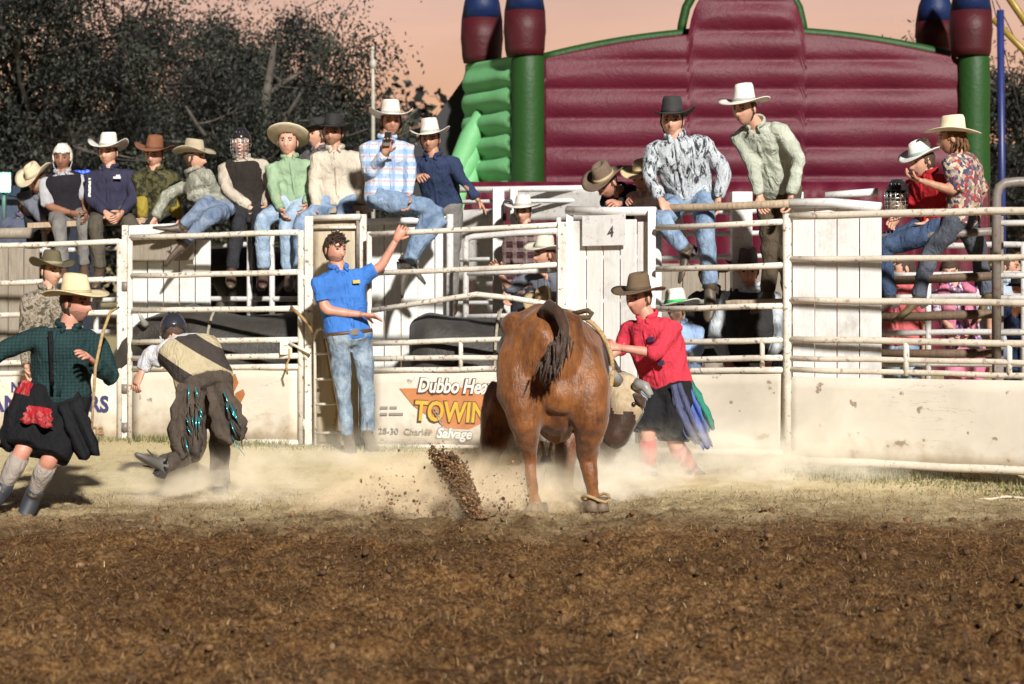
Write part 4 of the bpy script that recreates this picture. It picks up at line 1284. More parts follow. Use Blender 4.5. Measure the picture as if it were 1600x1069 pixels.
def person(label, d, neck, pelvis, head, yaw=0, hip_yaw=None, hy=None, pitch=0, roll=0, k=1.0, lean=0.0, hd=0.0, tilt=0.0,
           a=None, b=None, la=None, lb=None, shirt=None, sleeve='long', trousers=None, leg='long', boots=(0.10, 0.06, 0.04),
           skin='fair', hat=None, hair=('cropped', (0.07, 0.04, 0.025)), beard=False, vest=None, belt=False, bulk=1.0, hunch=0.03,
           vest_top=0.93, hand_a=(0.6, None), hand_b=(0.6, None), collar=True, shoulders=0.168, group="people at the chutes", name="person", legs=True, wide=1.0, legr=1.0, untuck=0.0):
    NPERSON[0] += 1; seed = NPERSON[0]
    wide = wide * (0.95 + 0.13 * ((seed * 37) % 11) / 10.0)
    hip_yaw = yaw if hip_yaw is None else hip_yaw
    hy = yaw if hy is None else hy
    N = P(neck[0], neck[1], d + lean); PV = P(pelvis[0], pelvis[1], d); HC = P(head[0], head[1], d + lean + hd)
    up = (N - PV).normalized()
    def axes(yw, tl=0.0):
        y = rad(yw); L = Vector((math.cos(y), math.sin(y), tl)).normalized(); L = (L - up * L.dot(up) * 0.6).normalized()
        Fw = L.cross(up); 
        if Fw.dot(Vector((math.sin(y), -math.cos(y), 0))) < 0: Fw = -Fw
        return L, Fw.normalized()
    Ls, Fs = axes(yaw, tilt); Lh, Fh = axes(hip_yaw)
    sa = N - Ls * shoulders * k * bulk ** 0.5 - up * 0.088 * k; sb = N + Ls * shoulders * k * bulk ** 0.5 - up * 0.088 * k
    ha = PV - Lh * 0.088 * k; hb = PV + Lh * 0.088 * k
    UA, FA, TH, SH, FT = 0.295 * k, 0.262 * k, 0.44 * k, 0.42 * k, 0.19 * k
    def arm(spec, s, sgn):
        if spec is None:
            e = s + (-up * 0.97 + Ls * 0.18 * sgn - Fs * 0.05).normalized() * UA
            w = e + (-up * 0.95 + Fs * 0.3).normalized() * FA
            return e, w
        e = solve(spec[0][0], spec[0][1], s, UA, spec[0][2] if len(spec[0]) > 2 else -0.6)
        w = solve(spec[1][0], spec[1][1], e, FA, spec[1][2] if len(spec[1]) > 2 else -0.6)
        return e, w
    ea, wa = arm(a, sa, -1); eb, wb = arm(b, sb, 1)
    def lg(spec, h, sgn):
        if spec is None:
            kn = h + Vector((0, 0, -1)) * TH + Fh * 0.02; an = kn + Vector((0, 0, -1)) * SH - Fh * 0.02
            return kn, an, an + (Fh * 1.0 + Vector((0, 0, -0.35))).normalized() * FT
        kn = solve(spec[0][0], spec[0][1], h, TH, spec[0][2] if len(spec[0]) > 2 else -0.6)
        an = solve(spec[1][0], spec[1][1], kn, SH, spec[1][2] if len(spec[1]) > 2 else 0.0)
        if len(spec) > 2:
            toe = solve(spec[2][0], spec[2][1], an, FT, spec[2][2] if len(spec[2]) > 2 else 0.0)
        else:
            toe = an + (Fh + Vector((0, 0, -0.40))).normalized() * FT
        return kn, an, toe
    ka, na, ta = lg(la, ha, -1); kb, nb, tb = lg(lb, hb, 1)
    PEOPLE_JOINTS[label] = dict(sa=sa, sb=sb, ea=ea, wa=wa, eb=eb, wb=wb, ka=ka, na=na, kb=kb, nb=nb, ta=ta, tb=tb, N=N, PV=PV, HC=HC, up=up, Fs=Fs, Ls=Ls, Fh=Fh, Lh=Lh)
    base = Vector((PV.x, PV.y, min(na.z, nb.z, ta.z, tb.z) - 0.03)) if legs else Vector((PV.x, PV.y, PV.z - 0.3))
    root = thing(name, label, "person", base, group)
    length = (N - PV).length
    RG = ((-0.16, .105, .085), (-0.05, .155, .112), (0.06, .160, .112), (0.25, .148, .105), (0.5, .160, .116), (0.72, .170, .118), (0.86, .150, .100), (0.95, .098, .080), (1.03, .060, .060))
    def torso(mb, t0, t1, infl, add=0.0, mi=0, drop=None):
        rings = []
        for t, w, th in RG:
            if t < t0 - 0.12 or t > t1 + 0.12: continue
            tt = min(max(t, t0), t1)
            c = PV.lerp(N, tt) - Fs * hunch * k * math.sin(math.pi * min(max(tt, 0), 1)) 
            q = min(max(tt, 0), 1)
            L = Lh.lerp(Ls, q).normalized(); Fw = Fh.lerp(Fs, q).normalized()
            bl = bulk if 0.0 <= tt <= 0.8 else 1 + (bulk - 1) * 0.5
            w2 = (w * infl * bl + add) * k; th2 = (th * infl * bl * (1.06 if 0.1 < tt < 0.5 else 1.0) + add) * k
            rings.append([c + L * (w2 * math.copysign(abs(math.cos(x)) ** 0.85, math.cos(x))) + Fw * (th2 * math.copysign(abs(math.sin(x)) ** 0.85, math.sin(x))) for x in [j * 2 * math.pi / 20 for j in range(20)]])
        mb.loft(rings, mi)
    def arm_tube(mb, s, e, w, f, r, extra=0.0):
        """f fraction 0..2 of the arm that is covered"""
        s0 = s + (N - s) * 0.38 - up * 0.012
        pts, rr = [s0, s, s.lerp(e, 0.5), e], [r[0] * 0.9, r[0], r[1], r[2]]
        if f < 1:
            pts = [s0, s, s.lerp(e, f * 0.5), s.lerp(e, f)]; rr = [r[0] * 0.9, r[0], (r[0] + r[1]) / 2, r[1] + extra]
        elif f > 1:
            g = f - 1
            # soften the elbow
            pts = [s0, s, s.lerp(e, 0.5), s.lerp(e, 0.93), e.lerp(w, 0.07), e.lerp(w, 0.5 * g + 0.03), e.lerp(w, g)]
            rr = [r[0] * 0.9, r[0], r[1], r[2], r[2], (r[2] + r[3]) / 2, r[3] + extra]
        mb.tube(pts, [x * k for x in rr], 12)
    def leg_tube(mb, h, kn, an, f, r):
        h0 = h + up * 0.03 * k
        if f <= 1:
            pts = [h0, h.lerp(kn, 0.4 * f), h.lerp(kn, f)]; rr = [r[0], r[1], r[2] * 1.05]
        else:
            g = f - 1
            pts = [h0, h.lerp(kn, 0.3), h.lerp(kn, 0.65), h.lerp(kn, 0.95), kn.lerp(an, 0.06), kn.lerp(an, 0.4 * g), kn.lerp(an, g)]
            rr = [r[0], r[1], r[1] * 0.9, r[2], r[2], r[3], r[4]]
        mb.tube(pts, [x * k for x in rr], 12)
    # ---- body: one continuous surface, with the head and the hands welded on
    mb = MB()
    torso(mb, -0.1, 1.0, 0.84)
    arm_tube(mb, sa, ea, wa, 2, (.052, .045, .040, .029)); arm_tube(mb, sb, eb, wb, 2, (.052, .045, .040, .029))
    if legs:
        lr_ = (.060, .060, .046, .042, .034) if leg == 'long' else (.082, .074, .056, .052, .038)
        leg_tube(mb, ha, ka, na, 2, lr_); leg_tube(mb, hb, kb, nb, 2, lr_)
    Rh = head_rot(hy, pitch, roll)
    mb.tube([N - up * 0.03, N.lerp(HC, 0.35) , HC + Rh @ Vector((0, -0.012, -0.045)) * k], [0.062 * k * bulk ** .5, 0.056 * k * bulk ** .5, 0.055 * k], 12)
    extra = MB()
    add_head(extra, HC, Rh, k, beard, wide)
    for (w, e, hspec, sgn) in ((wa, ea, hand_a, 1), (wb, eb, hand_b, -1)):
        dr = (w - e)
        if len(hspec) > 2: dr = dr.normalized() * 0.5 + Vector(hspec[2])
        nrm = Vector(hspec[1]) if hspec[1] is not None else (Ls * sgn * 0.6 + Fs * 0.5 - Vector((0, 0, 0.4)))
        add_hand(extra, w, dr, nrm, k * 1.02, sgn, hspec[0])
    hc = hair[1] if hair else (0.07, 0.04, 0.025)
    sk = SKIN[skin]
    stub = tuple(sk[i] * 0.5 + hc[i] * 0.5 for i in range(3))
    mats = [skin_mat(sk), plain("eye", (0.03, 0.02, 0.018), 0.15), plain("lip", (sk[0] * 0.8, sk[1] * 0.55, sk[2] * 0.55), 0.5), plain("brow_hair", hc, 0.8, 0.3, 60), plain("stubble", stub, 0.8, 0.2, 120)]
    def cb_body(me):
        bm = bmesh.new(); bm.from_mesh(me)
        ex = extra.mesh("ex"); bm.from_mesh(ex)
        me2 = bpy.data.meshes.new("body"); bm.to_mesh(me2); bm.free(); bpy.data.meshes.remove(ex); bpy.data.meshes.remove(me)
        o = finish(me2, "body", mats, root)
    remesh_job(mb, 0.019 * k, 3, cb_body)
    # ---- clothing
    def cloth(nm, mbx, mat, amp=0.010, scale=15, vox=0.0135, sm=4, par=root):
        def cb(me):
            wrinkle(me, amp, scale, seed % 4)
            o = finish(me, nm, mat, par)
        remesh_job(mbx, vox, sm, cb)
    if shirt is not None:
        ms = MB(); torso(ms, -0.04 - untuck, 0.99, 1.05, 0.006)
        f = {'long': 1.96, 'rolled': 1.22, 'short': 0.72, 'half': 1.0}[sleeve] if sleeve else 0
        rs_ = (.070, .062, .056, .043)
        if f:
            arm_tube(ms, sa, ea, wa, f, rs_, 0.004 if f < 1.9 else 0); arm_tube(ms, sb, eb, wb, f, rs_, 0.004 if f < 1.9 else 0)
        cloth("shirt", ms, shirt)
        if collar:
            mc = MB(); q = N - up * 0.002; pts = []
            for j in range(15):
                t = rad(-70 + 320 * j / 14 + 70 - 90) + math.pi
                t = rad(115 + (425 - 115) * j / 14)
                pts.append(q + Ls * (0.073 * k * math.cos(t)) + Fs * (0.070 * k * math.sin(t)) + up * (0.022 - 0.012 * math.sin(t)) * k)
            mc.tube(pts, [0.012 * k] * 15, 8, 0, flat=1.7, up=up)
            for s in (-1, 1):
                tip = q + Fs * 0.088 * k + Ls * 0.045 * s * k - up * 0.030 * k
                p0 = pts[0] if s < 0 else pts[-1]
                mc.tube([p0, p0.lerp(tip, 0.5) + Fs * 0.01, tip], [0.017 * k, 0.018 * k, 0.006 * k], 6, 0, flat=0.4)
            mc.build("collar", shirt, root)
        # button placket down the front
        mp = MB(); pts = []
        for j in range(9):
            t = 0.08 + 0.86 * j / 8
            q = min(max(t, 0), 1); L = Lh.lerp(Ls, q); Fw = Fh.lerp(Fs, q).normalized()
            th = [r for r in RG if r[0] >= t - 1e-6][0]; prev = [r for r in RG if r[0] <= t + 1e-6][-1]
            u = 0 if th[0] == prev[0] else (t - prev[0]) / (th[0] - prev[0]); thk = prev[2] + (th[2] - prev[2]) * u
            bl = bulk if t <= 0.8 else 1 + (bulk - 1) * 0.5
            pts.append(PV.lerp(N, t) - Fs * hunch * k * math.sin(math.pi * q) + Fw * ((thk * 1.05 * bl * (1.06 if 0.1 < t < 0.5 else 1) + 0.0045) * k))
        mp.tube(pts, 0.016 * k, 6, 0, flat=0.35, up=Fs)
        if vest is None and shirt.name.startswith("fabric_") is False and collar:
            mp.build("placket", shirt, root)
    if vest is not None:
        mv = MB(); torso(mv, 0.0, vest_top, 1.10, 0.016)
        for s in ((sa, sb) if vest_top > 0.9 else ()):
            mv.tube([s + (N - s) * 0.5, s + (N - s) * 0.1 + up * 0.02], [0.06 * k, 0.055 * k], 10)
        cloth("vest", mv, vest, 0.004, 14)
    if trousers is not None:
        mt = MB(); torso(mt, -0.16, 0.075, 1.07, 0.006)
        if legs:
            f = {'long': 1.93, 'shorts': 0.99}[leg]
            rl = tuple(q_ * legr for q_ in (.100, .092, .073, .066, .058)) if leg == 'long' else (.118, .122, .110, .106, .104)
            leg_tube(mt, ha, ka, na, f, rl); leg_tube(mt, hb, kb, nb, f, rl)
        cloth("trousers", mt, trousers, 0.010, 14)
        if belt:
            mbt = MB(); torso(mbt, 0.045, 0.075, 1.09, 0.010)
            rings = []
            for t in (0.035, 0.085):
                c = PV.lerp(N, t) - Fs * hunch * k * math.sin(math.pi * t)
                rings.append([c + Lh * (0.176 * bulk * k * math.copysign(abs(math.cos(x)) ** 0.85, math.cos(x))) + Fh * (0.126 * bulk * k * math.copysign(abs(math.sin(x)) ** 0.85, math.sin(x))) for x in [j * 2 * math.pi / 24 for j in range(24)]])
            mbt = MB(); mbt.loft(rings); bo = mbt.build("belt", plain("leather_belt", (0.10, 0.05, 0.025), 0.5), root)
            mk = MB(); c = PV.lerp(N, 0.06) + Fh * (0.128 * bulk * k - hunch * 0.15); mk.box(c, Lh * 0.032 * k, Fh * 0.005, up * 0.024 * k); mk.build("buckle", plain("buckle_metal", (0.6, 0.52, 0.36), 0.3, metal=0.9), bo, smooth=False, bevel=0.004)
    if boots is not None and legs:
        bmx = plain("boot_leather", boots, 0.5, 0.25, 12, bump=0.15)
        for kn, an, toe in ((ka, na, ta), (kb, nb, tb)):
            mo = MB(); sh = (an - kn).normalized(); ft = (toe - an).normalized(); dn = -(Vector((0, 0, 1)))
            solen = (sh - ft * sh.dot(ft)); solen = solen.normalized() if solen.length > 0.15 else dn
            latv = ft.cross(solen).normalized()
            mo.tube([kn.lerp(an, 0.72), kn.lerp(an, 0.9), an + sh * 0.01], [0.042 * k, 0.046 * k, 0.048 * k], 12)
            rings = []
            for t, w, hgt, dz in ((-0.30, .030, .034, .022), (-0.15, .038, .045, .012), (0.15, .040, .052, .008), (0.5, .045, .036, .030), (0.85, .047, .026, .042), (1.12, .036, .020, .048), (1.3, .014, .012, .052)):
                c = an + ft * FT * t + solen * dz * k
                rings.append([c + latv * (w * k * math.cos(x)) + solen * (hgt * k * (math.sin(x) if math.sin(x) < 0 else min(math.sin(x), 0.62))) for x in [j * 2 * math.pi / 12 for j in range(12)]])
            mo.loft(rings)
            bt = mo.build("boot", bmx, root)
            ml = MB(); ml.box(an - ft * FT * 0.12 + solen * 0.054 * k, ft * 0.030 * k, latv * 0.034 * k, solen * 0.016 * k); ml.build("heel", M_DARK, bt, smooth=False, bevel=0.003)
    # ---- head gear
    if hair is not None and hair[0] != 'none':
        mh = MB(); hair_mesh(mh, HC, Rh, k, hair[0]); mh.build("hair", plain("brow_hair", hair[1], 0.8, 0.3, 60), root)
    if hat is not None:
        hk = dict(hat); kind = hk.pop('kind', 'cowboy'); col = hk.pop('col'); band = hk.pop('band', None); tiltx = hk.pop('tilt', 4); rollx = hk.pop('rollx', 0); lift = hk.pop('lift', 0.052); size = hk.pop('size', 1.0)
        RR = Rh @ Matrix.Rotation(rad(tiltx), 3, 'X') @ Matrix.Rotation(rad(rollx), 3, 'Y')
        c = HC + Rh @ (Vector((0, -0.006, lift)) * k)
        if kind == 'cowboy':
            mh, mbb = MB(), MB()
            hat_mesh(mh, mbb, c, RR, k * size, **hk)
            ho = mh.build("hat", plain("hat_felt_%d" % seed, col, 0.85, 0.10, 22, bump=0.12), root)
            mbb.build("hat_band", plain("hat_band", band if band else tuple(x * 0.55 for x in col), 0.7), ho)
        elif kind == 'cap':
            mh = MB()
            V = head_shape(1.0); keep = [f for f in HF if V[list(f)].mean(0)[2] > 0.034]
            mh.add([HC + Rh @ (Vector(p) * k * 1.10 + Vector((0, 0, 0.004))) for p in V], keep)
            n = 14; up_v, dn_v = [], []
            for j in range(n + 1):
                t = rad(-75 + 150 * j / n)
                for r_ in (0, 1):
                    rr_ = 0.100 + (0.082 * max(0.0, math.cos(t * 1.15)) if r_ else -0.015)
                    p = Vector((math.sin(t) * (0.082 + 0.012 * r_), math.cos(t) * rr_, 0.046 - 0.012 * r_ - 0.018 * abs(math.sin(t)) * r_))
                    up_v.append(HC + Rh @ (p * k)); dn_v.append(HC + Rh @ ((p - Vector((0, 0, 0.005))) * k))
            fs = [(2 * j, 2 * j + 1, 2 * j + 3, 2 * j + 2) for j in range(n)]
            mh.add(up_v, fs); mh.add(dn_v, [tuple(reversed(f)) for f in fs])
            mh.add([up_v[2 * j + 1] for j in range(n + 1)] + [dn_v[2 * j + 1] for j in range(n + 1)], [(j, j + 1, n + 2 + j, n + 1 + j) for j in range(n)])
            mh.build("cap", fabric("cap_cloth_%d" % seed, col), root)
        elif kind == 'helmet':
            helmet(HC, Rh, k, col, root, hk.get('cage', False))
    return root

def helmet(c, R, k, col, root, cage, nm="helmet"):
    V = head_shape(1.0)
    mh = MB(); g = 1.20
    fs = []
    for f in HF:
        m = V[list(f)].mean(0)
        if m[2] > 0.040 or (m[1] < 0.035 and m[2] > -0.045 and not (abs(m[0]) > 0.05 and m[2] < -0.03 and m[1] > 0)):
            fs.append(f)
    mh.add([c + R @ (Vector(p) * k * g + Vector((0, -0.004, 0.006))) for p in V], fs)
    ho = mh.build(nm, plain("helmet_shell", col, 0.22, 0.05, 8), root)
    so = ho.modifiers.new("s", 'SOLIDIFY'); so.thickness = 0.012
    mr = MB()
    for s in (-1, 0, 1):
        mr.tube([c + R @ (Vector((0.03 * s, y_, z_)) * k) for y_, z_ in ((0.085, 0.092), (0.04, 0.128), (-0.04, 0.131), (-0.095, 0.095))], 0.008 * k, 6)
    mr.build("shell_rib", plain("helmet_shell", col, 0.22, 0.05, 8), ho)
    for s in (-1, 1):
        ms = MB(); ms.tube([c + R @ (Vector((0.09 * s, 0.01, -0.03)) * k), c + R @ (Vector((0.075 * s, 0.03, -0.085)) * k), c + R @ (Vector((0.03 * s, 0.06, -0.13)) * k)], 0.009 * k, 6, flat=0.4)
        ms.build("chin_strap", plain("strap_pale", (0.5, 0.5, 0.5), 0.6) if not cage else M_DARK, ho)
    if cage:
        M_CAGE = plain("cage_wire", (0.65, 0.65, 0.66), 0.3, metal=0.8)
        for z in (0.03, 0.0, -0.03, -0.06, -0.09, -0.12):
            w = 0.092 if z > -0.07 else 0.075
            mc = MB(); mc.tube([c + R @ (Vector((w * math.sin(t), 0.02 + (0.125 - max(0, z) * 0.3) * math.cos(t) - 0.02 * (z < -0.1), z)) * k) for t in [rad(-85 + 17 * j) for j in range(11)]], 0.0035 * k, 5)
            mc.build("cage_bar", M_CAGE, ho)
        for t in (-62, -36, -12, 12, 36, 62):
            t = rad(t)
            mc = MB(); mc.tube([c + R @ (Vector((0.090 * math.sin(t), 0.02 + 0.118 * math.cos(t) , z)) * k) for z in (0.045, 0.0, -0.06)] + [c + R @ (Vector((0.075 * math.sin(t), 0.02 + 0.10 * math.cos(t), -0.12)) * k)], 0.0035 * k, 5)
            mc.build("cage_bar", M_CAGE, ho)
    return ho
# ------------------------------------------------------------------ the cast
WHITE_HAT, CREAM_HAT, BLACK_HAT = (0.74, 0.70, 0.64), (0.70, 0.60, 0.42), (0.022, 0.021, 0.021)
def denim(n, a=(0.07, 0.12, 0.22), b=(0.30, 0.40, 0.54)): return fabric("denim_" + n, a, 'denim', b)
DK = fabric("dark_trousers", (0.03, 0.03, 0.035)); DJ = denim("dark", (0.025, 0.04, 0.08), (0.07, 0.11, 0.20)); LJ = denim("light", (0.16, 0.24, 0.36), (0.42, 0.52, 0.64)); MJ = denim("mid")
BRT = fabric("brown_trousers", (0.10, 0.075, 0.05))

# ---- row on the left seat plank
person("man in a dark green hat looking right at the far left", 17.6, (37, 338), (30, 425), (43, 319), yaw=30, hy=60, pitch=8, k=0.98,
       shirt=fabric("dusky_blue_shirt", (0.10, 0.11, 0.16)), trousers=DK, skin='ruddy', hat=dict(col=(0.010, 0.045, 0.03), curl=0.02, droop=0.02, crown_h=0.10, tilt=-6), group="cowboys along the left seat plank")
person("bowed cowboy in a cream hat left of the white helmet", 17.6, (60, 297), (66, 346), (57, 281), yaw=-10, hy=-25, pitch=38, k=0.98, lean=-0.15, hd=-0.1,
       a=((50, 322), (69, 346)), shirt=fabric("blue_grey_shirt", (0.15, 0.16, 0.20)), trousers=DK, hat=dict(col=(0.60, 0.50, 0.34), curl=0.075, crown_h=0.11, rollx=10), la=((55, 362), (58, 420)), lb=((85, 362), (85, 420)), group="cowboys along the left seat plank")
person("rider in a white helmet and black vest holding his wrist", 17.15, (98, 270), (108, 338), (98, 247), yaw=12, hy=2, pitch=6,
       a=((75, 322, -0.4), (112, 333, -0.8)), b=((133, 312, -0.3), (134, 334, -0.8)), shirt=fabric("grey_white_shirt", (0.42, 0.42, 0.44)), sleeve='half', vest=fabric("black_vest", (0.018, 0.016, 0.022)), skin='dark',
       trousers=fabric("grey_trousers", (0.20, 0.19, 0.18)), hat=dict(kind='helmet', col=(0.70, 0.66, 0.58)), la=((92, 352), (98, 420)), lb=((132, 350), (132, 420)), group="cowboys along the left seat plank")
p4 = person("cowboy in a white hat and navy shirt with white sleeve print", 17.0, (172, 262), (174, 338), (169, 239), yaw=-2, hy=-8, pitch=2, k=1.02,
       a=((142, 310, -0.5), (166, 333, -0.9)), b=((211, 308, -0.4), (190, 333, -0.9)), shirt=fabric("navy_shirt", (0.035, 0.034, 0.065)), trousers=fabric("olive_trousers", (0.10, 0.085, 0.065)), bulk=1.08,
       hat=dict(col=WHITE_HAT, curl=0.075, crown_h=0.135, brim=0.11), la=((150, 350), (156, 425)), lb=((205, 350), (203, 425)), group="cowboys along the left seat plank")
person("cowboy in a rust brown hat and dark shirt with yellow cuffs", 17.0, (242, 264), (252, 345), (241, 242), yaw=-5, hy=-8, pitch=8,
       a=((222, 308, -0.2), (223, 340, -0.3)), b=((272, 308, 0.0), (277, 340, -0.3)), shirt=fabric("leafy_shirt", (0.025, 0.024, 0.014), 'camo', (0.05, 0.05, 0.02), (0.10, 0.09, 0.04)), trousers=DK, lean=-0.1,
       hat=dict(col=(0.22, 0.085, 0.04), curl=0.05, crown_h=0.125, rollx=-6), la=((235, 362), (236, 430)), lb=((268, 362), (268, 430)), group="cowboys along the left seat plank")
J = PEOPLE_JOINTS["cowboy in a rust brown hat and dark shirt with yellow cuffs"]
mb = MB(); mb.tube([J['ea'].lerp(J['wa'], 0.05), J['ea'].lerp(J['wa'], 0.5), J['wa']], [0.060, 0.054, 0.050], 12); mb.tube([J['eb'].lerp(J['wb'], 0.05), J['eb'].lerp(J['wb'], 0.5), J['wb']], [0.060, 0.054, 0.050], 12)
mb.build("yellow_cuff", fabric("yellow_cloth", (0.34, 0.25, 0.04)), [o for o in bpy.data.objects if o.get("label") == "cowboy in a rust brown hat and dark shirt with yellow cuffs"][0])
person("cowboy in a tan hat turned away with a boot on the gate", 16.3, (303, 268), (345, 332), (304, 247), yaw=125, hy=70, pitch=4, k=0.98, hip_yaw=-60,
       b=((258, 308, -0.1), (243, 341, -0.3)), a=((336, 300, 0.3), (340, 325, 0.0)), shirt=fabric("pale_sage_shirt", (0.40, 0.40, 0.33), 'feather', (0.26, 0.26, 0.21)), trousers=fabric("denim_blue", (0.09, 0.13, 0.22), 'denim', (0.25, 0.31, 0.41)),
       hat=dict(col=(0.42, 0.35, 0.24), curl=0.05, crown_h=0.12, tilt=2), boots=(0.10, 0.07, 0.05), la=((322, 316, -0.9), (284, 357, 0.0), (262, 352, 0.0)), lb=((330, 338, -0.9), (287, 382, 0.1), (276, 402, 0)), group="cowboys on the middle plank")
person("rider in a black caged helmet and dark vest", 16.65, (378, 247), (390, 326), (377, 224), yaw=8, hy=-4, pitch=4,
       a=((353, 297, -0.5), (390, 324, -0.9)), b=((424, 290, -0.3), (415, 322, -0.8)), shirt=fabric("oatmeal_shirt", (0.52, 0.45, 0.37)), vest=fabric("brown_black_vest", (0.030, 0.024, 0.020)), trousers=DK,
       hat=dict(kind='helmet', col=(0.02, 0.02, 0.022), cage=True), la=((372, 352, -0.8), (362, 425, 0)), lb=((404, 356, -0.8), (408, 430, 0)), group="cowboys on the middle plank")
person("cowboy in a wide cream hat and mint green shirt", 16.5, (453, 247), (464, 318), (450, 223), yaw=5, hy=-4, pitch=-4,
       a=((428, 296, -0.5), (440, 328, -0.9)), b=((489, 294, -0.3), (478, 322, -0.8)), shirt=fabric("mint_shirt", (0.30, 0.42, 0.27)), trousers=LJ,
       hat=dict(col=CREAM_HAT, curl=0.02, droop=-0.015, crown_h=0.115, brim=0.115, tilt=26), la=((409, 348, -0.8), (412, 425, 0.1)), lb=((446, 352, -0.8), (452, 430, 0.1)), group="cowboys on the middle plank")
person("half hidden man in a black hat between mint and cream shirts", 17.2, (500, 232), (500, 330), (496, 211), yaw=-25, hy=-50, pitch=0,
       shirt=fabric("charcoal_shirt", (0.12, 0.11, 0.11)), trousers=DK, hat=dict(col=BLACK_HAT, curl=0.03, crown_h=0.11, rollx=6), group="cowboys on the middle plank")
person("cowboy in a black hat and open necked cream shirt", 16.3, (524, 233), (530, 318), (520, 208), yaw=2, hy=-6, pitch=2, k=1.04, beard=True, skin='tan',
       a=((491, 288, -0.3), (496, 325, -0.6)), b=((566, 282, -0.2), (566, 322, -0.5)), shirt=fabric("cream_shirt", (0.60, 0.53, 0.43)), trousers=MJ,
       hat=dict(col=BLACK_HAT, curl=0.045, crown_h=0.115, brim=0.11, rollx=-4), la=((470, 352, -0.8), (470, 430, 0.1)), lb=((532, 352, -0.8), (532, 430, 0.1)), group="cowboys on the middle plank")
P11 = "cowboy in a white hat and blue plaid shirt filming with a phone"
person(P11, 15.35, (605, 217), (600, 312), (611, 190), yaw=14, hip_yaw=40, hy=12, pitch=2, k=1.02,
       a=((577, 272, -0.3), (601, 240, -0.8)), b=((640, 268, -0.2), (637, 306, -0.4)), shirt=fabric("plaid_blue_shirt", (0.62, 0.68, 0.76), 'plaid', (0.20, 0.36, 0.66), (0.60, 0.30, 0.28)), trousers=MJ, skin='tan',
       hand_a=(0.7, (0.2, -1, 0.2), (0.1, 0, 0.9)), hair=('bob', (0.16, 0.08, 0.04)), hat=dict(col=WHITE_HAT, curl=0.06, crown_h=0.13, brim=0.115), la=((676, 326, -0.5), (634, 418, 0.2), (637, 455, 0.0)), lb=((690, 338, -0.7), (638, 404, 0.3), (664, 430, -0.2)), boots=(0.10, 0.085, 0.07), group="cowboys on the middle plank")
J = PEOPLE_JOINTS[P11]
ph = J['wa'] + (J['wa'] - J['ea']).normalized() * 0.05 + Vector((0.0, -0.03, 0.085))
phone = thing("mobile_phone", "small dark mobile phone held up by the plaid shirted cowboy", "phone", ph - Vector((0, 0, 0.06)))
mb = MB(); mb.box(ph, (0.030, 0.006, 0), (0, 0.004, 0), (0.010, 0, 0.060)); mb.build("case", plain("phone_gold", (0.16, 0.13, 0.10), 0.35), phone, smooth=False, bevel=0.004)
mb = MB(); mb.box(ph + Vector((0, -0.0058, 0.012)), (0.026, 0.005, 0), (0, 0.001, 0), (0.007, 0, 0.042)); mb.build("back_glass", plain("phone_black", (0.02, 0.02, 0.02), 0.2), phone, smooth=False)
person("cowboy in a white hat and navy shirt leaning on the gate rail", 16.1, (677, 242), (690, 325), (672, 218), yaw=-12, hy=-6, pitch=6, k=1.02, lean=-0.12, roll=0, skin='tan',
       a=((640, 276, -0.2), (652, 276, -0.9)), b=((714, 270, -0.2), (745, 311, -0.4)), shirt=fabric("navy_buttoned_shirt", (0.030, 0.045, 0.10)), trousers=fabric("grey_trousers", (0.20, 0.19, 0.18)), hand_b=(0.25, (0, 0, -1)),
       hat=dict(col=WHITE_HAT, curl=0.045, crown_h=0.13, brim=0.10, rollx=5), group="cowboys on the middle plank")
# ---- chute four and the right
person("cowboy in a brown hat and black jacket bent over chute four", 15.3, (968, 300), (1000, 345), (947, 286), yaw=-35, hy=-45, pitch=38, lean=-0.22, hd=-0.1,
       a=((948, 316, -0.3), (955, 330, -0.6)), b=((985, 318, -0.3), (968, 318, -0.8)), shirt=fabric("black_jacket", (0.020, 0.022, 0.024)), trousers=DK, skin='ruddy', legs=False,
       hat=dict(col=(0.16, 0.11, 0.075), curl=0.05, crown_h=0.12, band=(0.45, 0.36, 0.2)), group="cowboys at chute four")
person("half hidden cowboy in a cream hat and pink shirt at chute four", 15.0, (1010, 297), (1022, 355), (1004, 278), yaw=-20, hy=-30, pitch=20, lean=-0.1, k=0.95,
       a=((992, 312, -0.3), (985, 312, -0.9)), shirt=fabric("pale_pink_shirt", (0.66, 0.50, 0.50)), trousers=DK, skin='ruddy', legs=False,
       hat=dict(col=(0.68, 0.55, 0.30), curl=0.05, crown_h=0.10, band=(0.12, 0.06, 0.03)), group="cowboys at chute four")
person("cowboy in a black hat and grey feather print shirt astride the rail", 14.45, (1055, 213), (1080, 312), (1050, 189), yaw=-6, hy=-10, pitch=4, k=1.06, bulk=1.18, hip_yaw=-20, lean=-0.12, skin='fair',
       a=((1013, 272, -0.3), (1033, 312, -0.6)), b=((1133, 266, -0.1), (1122, 312, -0.4)), shirt=fabric("feather_shirt", (0.035, 0.035, 0.04), 'feather', (0.50, 0.54, 0.58)), trousers=MJ,
       hand_a=(0.35, (0, 0.2, -1)), hat=dict(col=(0.035, 0.034, 0.034), curl=0.055, crown_h=0.13, brim=0.105), la=((1033, 345, -0.8), (1072, 392, 0.0), (1062, 414, -0.3)), lb=((1101, 352, -0.8), (1110, 452, 0.1), (1106, 474, -0.4)), boots=(0.09, 0.065, 0.045), group="cowboys at chute four")
